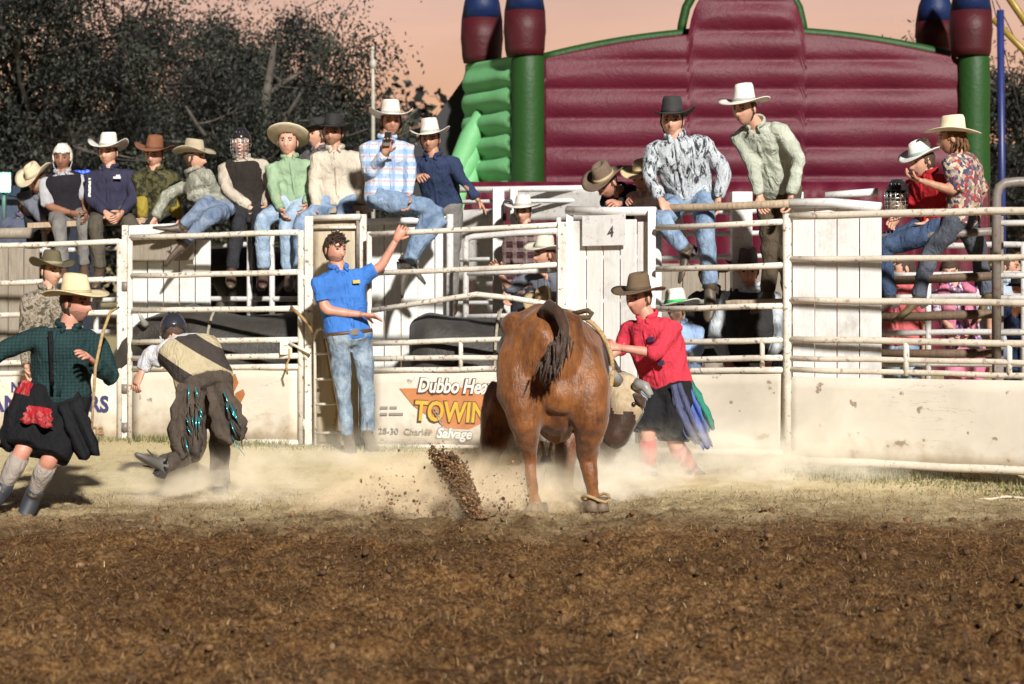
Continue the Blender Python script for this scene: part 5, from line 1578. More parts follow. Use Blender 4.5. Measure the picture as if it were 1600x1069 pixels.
person("cowboy in a white hat and pale green shirt standing on the rails", 14.7, (1181, 194), (1217, 298), (1163, 170), yaw=-22, hy=-38, pitch=10, k=1.04, lean=-0.28, hd=-0.05,
       a=((1176, 254, -0.2), (1187, 306, -0.3)), b=((1249, 250, -0.1), (1236, 305, -0.4)), shirt=fabric("pale_green_shirt", (0.50, 0.53, 0.44)), trousers=BRT,
       hat=dict(col=WHITE_HAT, curl=0.03, crown_h=0.135, brim=0.115), la=((1204, 382, -0.2), (1200, 462, 0.2), (1188, 470, -0.5)), lb=((1231, 384, -0.2), (1232, 463, 0.2), (1240, 470, -0.5)), boots=(0.16, 0.13, 0.10), group="cowboys at chute four")
person("spectator in a white hat and red shirt sitting on the railing", 13.56, (1450, 272), (1462, 358), (1440, 251), yaw=-55, hy=-65, pitch=16, k=0.98,
       a=((1425, 312, -0.2), (1405, 335, -0.2)), b=((1478, 318, 0.2), (1450, 345, 0.0)), shirt=fabric("red_shirt", (0.42, 0.018, 0.025)), trousers=DJ, untuck=0.08,
       hat=dict(col=(0.76, 0.74, 0.71), brim=0.085, curl=0.03, crown_h=0.10, tilt=-4, band=(0.30, 0.38, 0.36)), la=((1362, 388, -0.2), (1376, 470, 0.0), (1350, 486, 0.0)), lb=((1378, 386, 0.3), (1390, 470, 0.1), (1362, 484, 0.0)), boots=(0.06, 0.04, 0.03), group="spectators on the timber railing")
P18 = "woman in a cream hat and floral top sitting with her back turned"
person(P18, 13.44, (1500, 238), (1503, 344), (1488, 216), yaw=-128, hy=-105, pitch=6, k=0.97, hip_yaw=-120, shoulders=0.160,
       b=((1494, 300, -0.3), (1440, 283, -0.2)), a=((1535, 300, 0.4), (1520, 330, 0.2)), shirt=fabric("floral_top", (0.40, 0.05, 0.04), 'floral', (0.10, 0.09, 0.14), (0.62, 0.50, 0.38)), sleeve='half', trousers=fabric("dark_grey_denim", (0.05, 0.055, 0.07), 'denim', (0.11, 0.125, 0.16)), skin='tan', collar=False,
       hair=('long', (0.16, 0.075, 0.03)), hat=dict(col=(0.72, 0.64, 0.46), curl=0.02, crown_h=0.12, brim=0.12, tilt=8), la=((1530, 400, 0.4), (1544, 465, 0.0), (1530, 480, 0.0)), lb=((1452, 396, 0.2), (1434, 470, 0.0), (1416, 480, 0.0)), boots=(0.14, 0.10, 0.05), hand_b=(0.8, (0, 0, 1)), untuck=0.06, group="spectators on the timber railing")
J = PEOPLE_JOINTS[P18]
mb = MB(); mb.box(J['wb'] + (J['wb'] - J['eb']).normalized() * 0.09 + Vector((0, 0, 0.03)), (0.03, 0, 0.012), (0, 0.03, 0), (-0.004, 0, 0.008)); tag(mb.build("mobile_phone", plain("phone_black", (0.02, 0.02, 0.02), 0.2), None, smooth=False, bevel=0.004), "black phone in the hand of the woman in the floral top", "phone")
hm = thing("riding_helmet", "black riding helmet with tan face guard on the white rail", "helmet", P(1402, 335, 13.6))
hl = helmet(P(1402, 308, 13.6), head_rot(-25, 5, 0), 0.95, (0.02, 0.02, 0.022), hm, True, "shell")
mb = MB(); mb.ball(P(1400, 318, 13.62), (0.075, 0.085, 0.09), 0, 3); mb.build("face_padding", fabric("tan_padding", (0.45, 0.32, 0.2)), hm)
# ---- behind the fences
person("girl in a straw hat peering over the inner gate", 15.75, (856, 417), (866, 505), (850, 397), yaw=-25, hy=-55, pitch=6, k=0.92, lean=-0.1, roll=-6,
       a=((796, 452, -0.2), (780, 427, -0.2)), b=((880, 455, 0.2), (850, 430, -0.6)), shirt=fabric("slate_shirt", (0.16, 0.17, 0.21)), sleeve='rolled', trousers=MJ, hair=('long', (0.14, 0.06, 0.03)), hat=dict(col=(0.62, 0.57, 0.47), curl=0.045, crown_h=0.12, tilt=6), group="people behind the chute gates")
person("man in a check shirt standing behind the straw hatted girl", 17.6, (822, 352), (828, 455), (817, 331), yaw=-10, hy=-15, pitch=6, shirt=fabric("check_shirt", (0.05, 0.02, 0.025), 'plaid', (0.30, 0.22, 0.20), (0.1, 0.05, 0.05)), trousers=DK, hat=dict(col=WHITE_HAT, curl=0.03, crown_h=0.11), group="people behind the chute gates")
person("crouching hand in a tan hat behind the bull's tail", 15.1, (860, 500), (868, 585), (852, 480), yaw=-20, hy=-20, pitch=32, k=0.95, lean=-0.15, shirt=fabric("tan_shirt", (0.36, 0.27, 0.16)), trousers=BRT, legs=False, hat=dict(col=(0.42, 0.31, 0.17), curl=0.05, crown_h=0.11), group="people behind the chute gates")
person("child in a pale hat with a green band and light blue shirt", 15.4, (1062, 506), (1072, 580), (1056, 484), yaw=-20, hy=-30, pitch=10, k=0.86, a=((1045, 540, -0.3), (1070, 552, -0.8)), b=((1094, 545, -0.2), (1072, 556, -0.8)),
       shirt=fabric("light_blue_shirt", (0.33, 0.46, 0.70)), trousers=DK, hat=dict(col=(0.66, 0.63, 0.56), curl=0.02, crown_h=0.12, brim=0.105, band=(0.03, 0.42, 0.10), tilt=14, rollx=8, size=1.3), legs=False, group="people behind the chute gates")
person("man in a grey hat and dark waistcoat behind the fence bay", 15.5, (1173, 448), (1172, 566), (1169, 423), yaw=-18, hy=-8, pitch=10, k=1.05, bulk=1.1, a=((1115, 520, -0.3), (1135, 560, -0.7)), b=((1222, 520, 0.0), (1205, 560, -0.6)),
       shirt=fabric("ice_blue_shirt", (0.55, 0.60, 0.64)), vest=fabric("charcoal_waistcoat", (0.035, 0.034, 0.034)), trousers=DK, skin='ruddy', hat=dict(col=(0.12, 0.10, 0.09), curl=0.03, crown_h=0.13, droop=0.02), legs=False, group="people behind the chute gates")
person("man in a charcoal jacket behind the legs of the feather print shirt", 16.2, (1112, 452), (1114, 550), (1108, 430), yaw=20, hy=30, pitch=8, shirt=fabric("charcoal_shirt", (0.06, 0.06, 0.065)), trousers=DK, legs=False, skin='tan', hat=dict(col=(0.30, 0.25, 0.18), curl=0.04, crown_h=0.11), group="people behind the chute gates")
person("boy in a faded blue shirt beside the grey waistcoat", 16.3, (1218, 505), (1220, 590), (1216, 484), yaw=-15, hy=-25, pitch=8, k=0.9, shirt=fabric("faded_blue_shirt", (0.16, 0.22, 0.34)), trousers=DK, legs=False, skin='fair', hair=('cropped', (0.12, 0.07, 0.03)), group="people behind the chute gates")
person("woman in a white shirt far behind the timber railing", 16.2, (1540, 452), (1542, 550), (1538, 431), yaw=-10, hy=-20, pitch=6, k=0.95, shirt=fabric("white_shirt", (0.66, 0.64, 0.62)), trousers=DJ, legs=False, skin='tan', hair=('bob', (0.04, 0.025, 0.02)), group="spectators behind the railing")
person("person in a coral shirt behind the timber railing", 15.5, (1404, 442), (1412, 545), (1410, 419), yaw=-40, hy=-80, pitch=12, k=0.98, shirt=fabric("coral_shirt", (0.58, 0.13, 0.14)), sleeve='short', trousers=LJ, hair=('bob', (0.05, 0.03, 0.02)), group="spectators behind the railing")
person("woman in a pink scarf and purple patterned dress behind the railing", 15.3, (1492, 446), (1506, 548), (1484, 424), yaw=-8, hy=-15, pitch=20, k=0.95, a=((1470, 490, -0.3), (1490, 520, -0.7)), b=((1532, 490, -0.2), (1512, 520, -0.7)), shirt=fabric("purple_print_top", (0.70, 0.62, 0.66), 'feather', (0.22, 0.08, 0.26)), sleeve='half', trousers=fabric("pink_cloth", (0.68, 0.22, 0.34)), skin='fair', hair=('bob', (0.05, 0.025, 0.015)), group="spectators behind the railing")
J = PEOPLE_JOINTS["woman in a pink scarf and purple patterned dress behind the railing"]
mb = MB()
for s in (-1, 1):
    mb.tube([J['N'] + J['Ls'] * 0.06 * s + J['up'] * 0.03, J['N'] + J['Ls'] * 0.11 * s + J['Fs'] * 0.07 - J['up'] * 0.04, J['N'] + J['Ls'] * 0.08 * s + J['Fs'] * 0.155 - J['up'] * 0.22, J['N'] + J['Ls'] * 0.10 * s + J['Fs'] * 0.165 - J['up'] * 0.42], [0.04, 0.06, 0.055, 0.03], 10, flat=0.5)
mb.build("scarf", fabric("pink_cloth", (0.68, 0.22, 0.34)), [o for o in bpy.data.objects if o.get("label", "").startswith("woman in a pink scarf")][0])
person("person in a black cap and navy jacket at the right edge", 15.0, (1602, 470), (1604, 580), (1598, 446), yaw=-40, hy=-55, pitch=10, a=((1580, 520, -0.3), (1586, 492, -0.6)), shirt=fabric("navy_jacket", (0.018, 0.03, 0.07)), trousers=DJ, skin='ruddy', hat=dict(kind='cap', col=(0.015, 0.015, 0.018)), group="spectators behind the railing")
person("man with short dark hair behind the bent pipe gate", 15.9, (1577, 440), (1585, 540), (1575, 418), yaw=20, hy=60, pitch=5, shirt=fabric("pale_blue_tee", (0.45, 0.55, 0.66)), sleeve='short', trousers=MJ, skin='tan', group="spectators behind the railing")

# ---- arena: bullfighter at the left
CL = "bullfighter in a cream hat and dark teal shirt running at left"
root_cl = person(CL, 11.4, (107, 510), (93, 622), (119, 473), yaw=16, hy=62, pitch=4, k=1.0, bulk=1.12, skin='ruddy', beard=True, hip_yaw=10, lean=-0.03,
       a=((2, 548, -0.3), (-50, 590, -0.2)), b=((174, 594, -0.4), (146, 566, -0.8)), shirt=fabric("dark_teal_shirt", (0.014, 0.034, 0.036), 'check', (0.020, 0.050, 0.050)), trousers=fabric("black_baggy_shorts", (0.010, 0.010, 0.012)), leg='shorts', belt=False,
       hat=dict(col=(0.72, 0.60, 0.36), curl=0.028, droop=0.012, crown_h=0.125, brim=0.115), la=((37, 702, -0.6), (2, 768, 0.3), (-22, 790, -0.2)), lb=((78, 716, -0.7), (52, 775, 0.6), (40, 803, -0.4)), boots=None, hand_b=(0.5, (-0.3, -0.6, 0.3)), group="bullfighters in the arena")
J = PEOPLE_JOINTS[CL]
M_SOCK = fabric("grey_sock", (0.36, 0.31, 0.27)); M_SHOE = plain("dark_boot", (0.035, 0.04, 0.05), 0.6, 0.2, 12)
def sock_shoe(root, J, sides, sock, shoe):
    for s in sides:
        kn, an, toe = J['k' + s], J['n' + s], J['t' + s]; d = (toe - an).normalized(); sh = (an - kn).normalized()
        mb = MB(); mb.tube([kn.lerp(an, 0.16), kn.lerp(an, 0.45), kn.lerp(an, 0.85), an], [0.060, 0.063, 0.046, 0.045], 12); mb.build("sock", sock, root)
        mb = MB(); mb.tube([an - sh * 0.07, an + sh * 0.01 - d * 0.02, an + d * 0.05 + sh * 0.035, an + d * 0.15 + sh * 0.045, toe + d * 0.05 + sh * 0.045], [0.052, 0.056, 0.054, 0.048, 0.025], 12); mb.build("shoe", shoe, root)
sock_shoe(root_cl, J, 'ab', M_SOCK, M_SHOE)
def strip(root, pts, widths, d0, mat, name, sway=0.03, thick=0.006):
    """hanging cloth strip through photo points; widths in px"""
    sp, sw = [], []
    for i in range(len(pts) - 1):
        for q in range(5):
            t = q / 5
            sp.append(tuple(pts[i][c] * (1 - t) + pts[i + 1][c] * t for c in range(3))); sw.append(widths[i] * (1 - t) + widths[i + 1] * t)
    sp.append(pts[-1]); sw.append(widths[-1]); pts, widths = sp, sw
    hsh = int(pts[0][0] * 13 + pts[0][1] * 7)
    mb = MB(); vs, fs = [], []
    n = 12; m_ = len(pts)
    for i, ((x, y, dd), w) in enumerate(zip(pts, widths)):
        a = pts[max(0, i - 1)]; b = pts[min(m_ - 1, i + 1)]
        tx, ty = b[0] - a[0], b[1] - a[1]; L = math.hypot(tx, ty) or 1; nx, ny = -ty / L, tx / L
        for j in range(n + 1):
            u = j / n - 0.5
            rag = (1 + 0.10 * math.sin(i * 1.7 + hsh) * (abs(u) > 0.45)); end = 2.5 * math.sin(j * 0.9 + hsh) * (i == m_ - 1)
            vs.append(P(x + nx * w * u * rag + end * tx / L, y + ny * w * u * rag + end * ty / L, d0 + dd + sway * (i / m_ + 0.25) * math.sin(j * 0.95 + i * 0.22 + hsh)))
    for i in range(m_ - 1):
        for j in range(n):
            k = i * (n + 1) + j; fs.append((k, k + 1, k + n + 2, k + n + 1))
    mb.add(vs, fs); o = mb.build(name, mat, root)
    o.modifiers.new("s", 'SOLIDIFY').thickness = thick
    return o
M_BLK = fabric("black_cloth", (0.012, 0.012, 0.014)); M_RED = fabric("red_bandana", (0.40, 0.02, 0.03), 'camo', (0.32, 0.015, 0.02), (0.45, 0.10, 0.10))
strip(root_cl, [(45, 596, -0.14), (33, 618, -0.16), (20, 650, -0.15), (6, 690, -0.12)], [16, 22, 18, 12], 11.4, M_RED, "bandana")
strip(root_cl, [(62, 636, -0.28), (60, 650, -0.30), (57, 664, -0.30)], [36, 44, 50], 11.4, M_RED, "bandana")
strip(root_cl, [(40, 618, -0.20), (28, 660, -0.24), (16, 705, -0.20)], [30, 48, 40], 11.4, M_BLK, "shorts_flap")
strip(root_cl, [(108, 628, -0.16), (124, 670, -0.22), (140, 715, -0.24)], [36, 40, 34], 11.4, M_BLK, "shorts_flap")
strip(root_cl, [(78, 518, -0.20), (80, 555, -0.255), (82, 600, -0.24)], [6, 6, 6], 11.4, M_BLK, "brace")
mb = MB(); mb.tube([P(143, 690, 11.2), P(145, 640, 11.18), P(149, 575, 11.12), P(160, 522, 11.2), P(172, 488, 11.3), P(186, 480, 11.4)], [0.006, 0.008, 0.010, 0.010, 0.010, 0.006], 8)
tag(mb.build("braided_whip", M_ROPE), "slim brown braided rope held by the running bullfighter", "rope")
# olive hat behind him
person("man in an olive hat and camouflage shirt behind the left bullfighter", 15.1, (75, 450), (82, 560), (81, 424), yaw=25, hy=42, pitch=4, shirt=fabric("camo_shirt", (0.16, 0.13, 0.09), 'camo', (0.36, 0.31, 0.25), (0.08, 0.07, 0.05)), trousers=DK, skin='fair', hat=dict(col=(0.12, 0.095, 0.05), curl=0.055, crown_h=0.12, rollx=-4, band=(0.3, 0.26, 0.16)), group="bullfighters in the arena")
# ---- thrown rider in chaps
RD = "thrown rider in fringed chaps stumbling face down in the dust"
root_rd = person(RD, 12.2, (276, 540), (322, 604), (271, 519), yaw=200, hy=195, pitch=52, k=1.0, lean=0.26, hd=0.08, hip_yaw=188, tilt=0.0, bulk=1.05,
       b=((236, 552, 0.2), (222, 580, 0.0)), a=((330, 560, 0.6), (322, 590, 0.7)), shirt=fabric("cream_blue_shirt", (0.70, 0.62, 0.53), 'feather', (0.60, 0.62, 0.68)), vest_top=0.66, vest=fabric("yellow_black_vest", (0.50, 0.42, 0.27), 'band', (0.055, 0.045, 0.04)), trousers=fabric("chaps_leather", (0.055, 0.042, 0.034), 'denim', (0.10, 0.075, 0.058)),
       hat=dict(kind='helmet', col=(0.03, 0.03, 0.04)), lb=((304, 705, 0.2), (252, 727, -0.6), (238, 715, -0.4)), la=((342, 690, 0.5), (345, 760, 0.1), (352, 776, 0.5)), boots=(0.16, 0.15, 0.14), hunch=0.09, untuck=-0.09, collar=False, group="bullfighters in the arena")
M_CHAP = fabric("chaps_leather", (0.055, 0.042, 0.034), 'denim', (0.10, 0.075, 0.058)); M_TINSEL = plain("teal_tinsel", (0.10, 0.55, 0.62), 0.22, 0.2, 40, metal=0.7)
strip(root_rd, [(296, 600, -0.16), (290, 640, -0.18), (289, 680, -0.20), (296, 712, -0.22)], [34, 44, 52, 40], 12.2, M_CHAP, "chap_leg", 0.03, 0.008)
strip(root_rd, [(340, 600, -0.16), (352, 640, -0.18), (360, 672, -0.20), (368, 690, -0.18)], [36, 50, 56, 30], 12.2, M_CHAP, "chap_leg", 0.03, 0.008)
rnd = random.Random(17)
for k_ in range(34):
    lft = k_ < 20
    y0 = rnd.uniform(600, 690); x0 = (rnd.uniform(284, 312) if lft else 352 + (y0 - 600) * 0.22 + rnd.uniform(-8, 8)); ln = rnd.uniform(14, 34)
    dx = rnd.uniform(-4, 8) if lft else rnd.uniform(4, 22)
    mb = MB(); mb.tube([P(x0, y0, 11.97), P(x0 + dx * 0.4, y0 + ln * 0.5, 11.93), P(x0 + dx, y0 + ln, 11.95)], [0.006, 0.0045, 0.0015], 5, 0, flat=0.35)
    mb.build("chap_fringe", M_TINSEL if (k_ % 2 == 0) else M_CHAP, root_rd)
J = PEOPLE_JOINTS[RD]
for k_ in range(5):
    mb = MB(); an = J['nb']; v = Vector((math.cos(k_ * 1.1 + 2.4) * 0.10, -0.03 * k_, math.sin(k_ * 1.1 + 2.4) * 0.10 + 0.02)); mb.tube([an, an + v * 0.6, an + v + Vector((-0.02, 0, 0.015))], [0.012, 0.008, 0.003], 6); mb.build("boot_strap", M_DARK, root_rd)
# ---- man in blue at the gate
BL = "dark haired man in a blue polo shirt holding the gate"
root_bl = person(BL, 14.78, (529, 420), (546, 526), (523, 390), yaw=24, hy=42, pitch=4, k=1.03, bulk=1.08, skin='ruddy', beard=True,
       a=((508, 485, -0.3), (566, 492, -0.3)), b=((596, 416, -0.1), (619, 375, 0.0)), shirt=fabric("blue_polo", (0.055, 0.19, 0.58)), sleeve='short', trousers=denim("washed", (0.10, 0.14, 0.20), (0.36, 0.44, 0.52)), untuck=0.02,
       hair=('tousled', (0.045, 0.025, 0.015)), legr=0.88, belt=True, la=((536, 614, -0.3), (544, 686, 0.0), (548, 699, -0.9)), lb=((574, 608, -0.2), (574, 680, 0.0), (584, 692, -0.8)), boots=(0.12, 0.09, 0.06), hand_a=(0.25, (0, -0.3, -1)), hand_b=(1.0, (0.1, 1, 0.1)), group="people in the arena")
J = PEOPLE_JOINTS[BL]
mb = MB(); c = J['N'] + J['Fs'] * 0.118 + J['Ls'] * 0.085 - J['up'] * 0.12; mb.box(c, J['Ls'] * 0.030, J['Fs'] * 0.018, J['up'] * 0.013); mb.build("chest_badge", plain("yellow_badge", (0.55, 0.42, 0.10), 0.7), root_bl, smooth=False)
# ---- bullfighter in red
RDS = "bullfighter in a brown hat and bright red shirt pushing the bull"
root_re = person(RDS, 13.05, (1012, 496), (1040, 604), (998, 466), yaw=-30, hy=-42, pitch=8, k=1.0, bulk=1.12, lean=-0.06, hip_yaw=-25, skin='ruddy',
       a=((968, 545, -0.1), (950, 560, -0.2)), b=((1024, 552, -0.6), (966, 543, -0.3)), shirt=fabric("bright_red_shirt", (0.62, 0.045, 0.075)), sleeve='rolled', trousers=fabric("black_baggy_shorts", (0.016, 0.016, 0.018)), leg='shorts', belt=False, untuck=0.02,
       hat=dict(col=(0.14, 0.09, 0.05), curl=0.030, crown_h=0.125, brim=0.11), la=((1012, 676, -0.4), (1014, 742, 0.3), (1000, 756, -0.3)), lb=((1052, 690, -0.2), (1084, 738, 0.5), (1104, 754, -0.1)), boots=None, hand_a=(0.4, (-0.5, 0.5, -0.3)), hand_b=(0.4, (-0.3, 0.6, -0.4)), group="bullfighters in the arena")
J = PEOPLE_JOINTS[RDS]
sock_shoe(root_re, J, 'ab', fabric("red_sock", (0.50, 0.10, 0.10)), M_SHOE)
strip(root_re, [(1062, 588, 0.05), (1076, 625, 0.06), (1092, 665, 0.04), (1106, 700, 0.0)], [14, 22, 24, 16], 12.9, fabric("blue_cloth", (0.10, 0.16, 0.46)), "hanging_cloth")
strip(root_re, [(1070, 588, 0.12), (1086, 620, 0.14), (1102, 655, 0.12), (1110, 672, 0.1)], [14, 22, 22, 14], 12.9, fabric("green_cloth", (0.04, 0.22, 0.16)), "hanging_cloth")
strip(root_re, [(1056, 600, -0.05), (1066, 640, -0.04), (1080, 675, -0.06), (1092, 692, -0.08)], [16, 26, 24, 12], 12.9, fabric("slate_cloth", (0.10, 0.11, 0.20)), "hanging_cloth")
strip(root_re, [(1000, 600, -0.2), (1006, 612, -0.22), (1014, 620, -0.22)], [10, 12, 12], 12.9, plain("grey_pouch", (0.30, 0.36, 0.40), 0.5), "belt_pouch", 0.01)
for s_, q_ in ((0.05, 0.13), (0.09, 0.30)):
    mb = MB(); c = J['N'] + J['Fs'] * (0.118 + q_ * 0.09) + J['Ls'] * s_ - J['up'] * q_; mb.box(c, J['Ls'] * 0.022, J['Fs'] * 0.012, J['up'] * 0.016); mb.build("shirt_badge", plain("dark_badge", (0.05, 0.03, 0.08), 0.7), root_re, smooth=False)
# prints on the navy shirt
J = PEOPLE_JOINTS["cowboy in a white hat and navy shirt with white sleeve print"]
for k_ in range(7):
    p = J['sa'].lerp(J['ea'], 0.1 + 0.13 * k_) + Vector((0.004, -0.070, 0)); mb = MB(); mb.box(p, (0.010, 0, 0.004 * (k_ % 3 - 1)), (0, 0.006, 0), (0.002, 0, 0.011)); mb.build("sleeve_print", M_WHP, p4, smooth=False)
mb = MB(); c = J['N'] + J['Fs'] * 0.150 + J['Ls'] * 0.10 - J['up'] * 0.10; mb.box(c, J['Ls'] * 0.034, J['Fs'] * 0.005, J['up'] * 0.010); mb.box(c + J['up'] * 0.018 + J['Ls'] * 0.01, J['Ls'] * 0.018, J['Fs'] * 0.005, J['up'] * 0.008); mb.build("chest_print", M_WHP, p4, smooth=False)

# ------------------------------------------------------------------ animals
def hide(name, col, col2, rough=0.62):
    m, n, l, b = new_mat(name)
    t = nz(n, l, 3.5, 5, 0.6, objco(n, l), 0.4); t2 = nz(n, l, 70.0, 3, 0.6, objco(n, l, (1, 1, 0.35)))
    t3 = nz(n, l, 16.0, 5, 0.7, objco(n, l, (1.6, 1.6, 0.5)), 0.5)
    mx_ = mathn(n, l, 'MULTIPLY_ADD', t3.outputs[0], 0.5, mathn(n, l, 'MULTIPLY', t.outputs[0], 0.5))
    c = ramp(n, l, mx_, [(0.38, col2), (0.60, col)]).outputs[0]
    l.new(c, b.inputs["Base Color"]); b.inputs["Roughness"].default_value = rough
    b.inputs["Sheen Weight"].default_value = 0.15
    hh = mathn(n, l, 'MULTIPLY_ADD', t2.outputs[0], 0.3, t.outputs[0])
    b.inputs['Specular IOR Level'].default_value = 0.35
    bumpn(n, l, b, hh, 0.6, 0.03)
    return m

def ell(c, R, a, b, n=18, sq=1.0):
    return [c + R[0] * (a * math.cos(t)) + R[1] * (b * math.sin(t)) for t in [2 * math.pi * j / n for j in range(n)]]

# the bucking bull, seen from behind
BR = hide("bull_brown_hide", (0.25, 0.092, 0.025), (0.085, 0.027, 0.008), 0.45); BRD = hide("bull_dark_hide", (0.060, 0.028, 0.014), (0.030, 0.014, 0.008))
bull = thing("bull", "reddish brown bull kicking up dust seen from behind", "bull", P(875, 395 + 1.62 * F / 12.0, 12.0))
mb = MB()
spine = [((838, 545), 11.42, .09, .13), ((846, 545), 11.50, .22, .25), ((852, 554), 11.66, .295, .325), ((858, 568), 11.95, .315, .36), ((866, 576), 12.3, .330, .375), ((876, 580), 12.65, .345, .375), ((886, 576), 12.95, .29, .345), ((904, 585), 13.08, .23, .28), ((930, 600), 13.0, .19, .22), ((955, 610), 12.82, .15, .17)]
pts = [P(a[0], a[1], d) for a, d, _, _ in spine]
rings = []
for i, (p, s) in enumerate(zip(pts, spine)):
    t = (pts[min(i + 1, len(pts) - 1)] - pts[max(i - 1, 0)]).normalized(); u = (Vector((0, 0, 1)) - t * t.z).normalized(); w = t.cross(u).normalized()
    rings.append(ell(p, (w, u), s[2], s[3], 20))
mb.loft(rings)
# pin bones and hips
for q, r in (((803, 508), .075), ((893, 510), .075), ((850, 500), .085), ((868, 498), .07), ((872, 612), .20), ((868, 648), .13)):
    mb.ball(P(q[0], q[1], 11.66), (r, r * 1.3, r), sub=2)
def bleg(mb, js, rr): 
    mb.tube([P(x, y, d) for x, y, d in js], rr, 12)
bleg(mb, [(826, 515, 11.75), (815, 562, 11.64), (814, 620, 11.58), (822, 668, 11.50), (828, 712, 11.62), (830, 745, 11.60), (836, 778, 11.50), (838, 793, 11.46)], [.10, .175, .165, .100, .060, .043, .041, .050])
bleg(mb, [(884, 515, 11.78), (900, 562, 11.68), (914, 620, 11.60), (922, 664, 11.52), (918, 716, 11.68), (923, 745, 11.62), (928, 772, 11.54), (931, 784, 11.50)], [.10, .175, .165, .100, .060, .043, .041, .050])
bleg(mb, [(800, 610, 12.7), (781, 655, 12.6), (768, 700, 12.5), (762, 728, 12.40), (755, 750, 12.35), (750, 772, 12.4), (748, 784, 12.4)], [.17, .14, .095, .078, .055, .048, .052])
bleg(mb, [(900, 620, 12.7), (892, 670, 12.62), (886, 712, 12.55), (884, 735, 12.5), (884, 755, 12.45), (884, 770, 12.4)], [.16, .12, .085, .065, .052, .058])
mb.ball(P(868, 668, 12.1), (.10, .22, .09), sub=2); mb.tube([P(864, 650, 11.75), P(866, 690, 11.85)], [.07, .045], 10)
# head lowered and turned to the right
hp = [((950, 612), 12.85, .150, .165), ((976, 614), 12.62, .140, .150), ((978, 640), 12.55, .130, .135), ((968, 664), 12.52, .100, .105), ((958, 684), 12.50, .085, .085), ((952, 694), 12.50, .060, .060)]
mb.tube([P(a[0], a[1], d) for a, d, _, _ in hp], [x[2] for x in hp], 14)
def cb_bull(me):
    wrinkle(me, 0.018, 4.2, 1); wrinkle(me, 0.008, 13, 3); finish(me, "body", [BR, BRD, hide("cream_hide", (0.50, 0.40, 0.26), (0.30, 0.21, 0.12))], bull)
    pc = np.empty(len(me.polygons) * 3, dtype=np.float32); me.polygons.foreach_get("center", pc); pc = pc.reshape(-1, 3)
    mi_ = ((pc[:, 0] > 0.60) & (pc[:, 1] > 12.25) & (pc[:, 2] < 1.0)).astype(np.int32)
    bz = np.linalg.norm(pc - np.array(P(990, 606, 12.5)[:]), axis=1) + 0.04 * wob(pc.astype(np.float64), 22, 1) < 0.20
    mi_[(bz & (mi_ == 1)) | ((mi_ == 1) & (pc[:, 0] > P(981, 0, 12.5).x) & (pc[:, 2] > 0.58 + 0.05 * wob(pc.astype(np.float64), 18, 2)))] = 2
    me.polygons.foreach_set("material_index", mi_)
remesh_job(mb, 0.020, 4, cb_bull)
mb = MB(); mb.ball(P(990, 632, 12.43), 0.017, 0, 2); mb.build("eye", plain("eye", (0.03, 0.02, 0.018), 0.15), bull)
for q in ([(994, 600), (1008, 604), (1017, 618)], [(966, 596), (956, 584), (952, 572)]):
    mb = MB(); mb.tube([P(q[0][0], q[0][1], 12.52), P(q[1][0], q[1][1], 12.47), P(q[2][0], q[2][1], 12.45)], [.042, .036, .022], 10); mb.build("horn", plain("horn", (0.30, 0.29, 0.27), 0.4, 0.2, 20), bull)
mb = MB(); mb.tube([P(992, 615, 12.5), P(1003, 626, 12.45), P(1007, 638, 12.47)], [.02, .055, .01], 10, flat=0.35); mb.build("ear", BRD, bull)
for q, dd in (((839, 800), 11.45), ((933, 791), 11.48), ((747, 790), 12.4), ((884, 777), 12.38)):
    mb = MB()
    for s in (-1, 1):
        c = P(q[0], q[1], dd) + Vector((0.03 * s, 0, 0)); mb.tube([c + Vector((0, 0.01, 0.055)), c + Vector((0, -0.005, 0.0)), c + Vector((0.004 * s, -0.02, -0.035))], [.034, .040, .044], 10)
    mb.build("hoof", plain("hoof", (0.16, 0.11, 0.07), 0.6, 0.3, 20), bull)
mb = MB(); tp = [(862, 508, 11.55), (852, 486, 11.50), (858, 478, 11.44), (874, 490, 11.38), (882, 512, 11.32), (880, 532, 11.28), (870, 548, 11.26), (861, 562, 11.26), (856, 575, 11.26)]
mb.tube([P(*q) for q in tp], [.050, .046, .042, .038, .034, .040, .060, .050, .012], 10)
tl = mb.build("tail", BRD, bull)
rnd = random.Random(2)
mb = MB()
for _ in range(150):
    q = tp[rnd.choice((5, 6, 6, 7, 7))]; o = Vector((rnd.gauss(0, .026), rnd.gauss(0, .02) - 0.02, rnd.gauss(0, .03))); p = P(*q) + o; e = rnd.uniform(-.05, .01)
    mb.tube([p, p + Vector((e * 0.4, -0.012, -0.05)), p + Vector((e, -0.01, -rnd.uniform(0.09, 0.13)))], [.007, .006, .0015], 4)
mb.build("tail_switch", BRD, tl)
mb = MB(); mb.ball(P(866, 545, 11.40), (.045, .03, .05), sub=2); mb.build("vent_skin", BRD, bull)
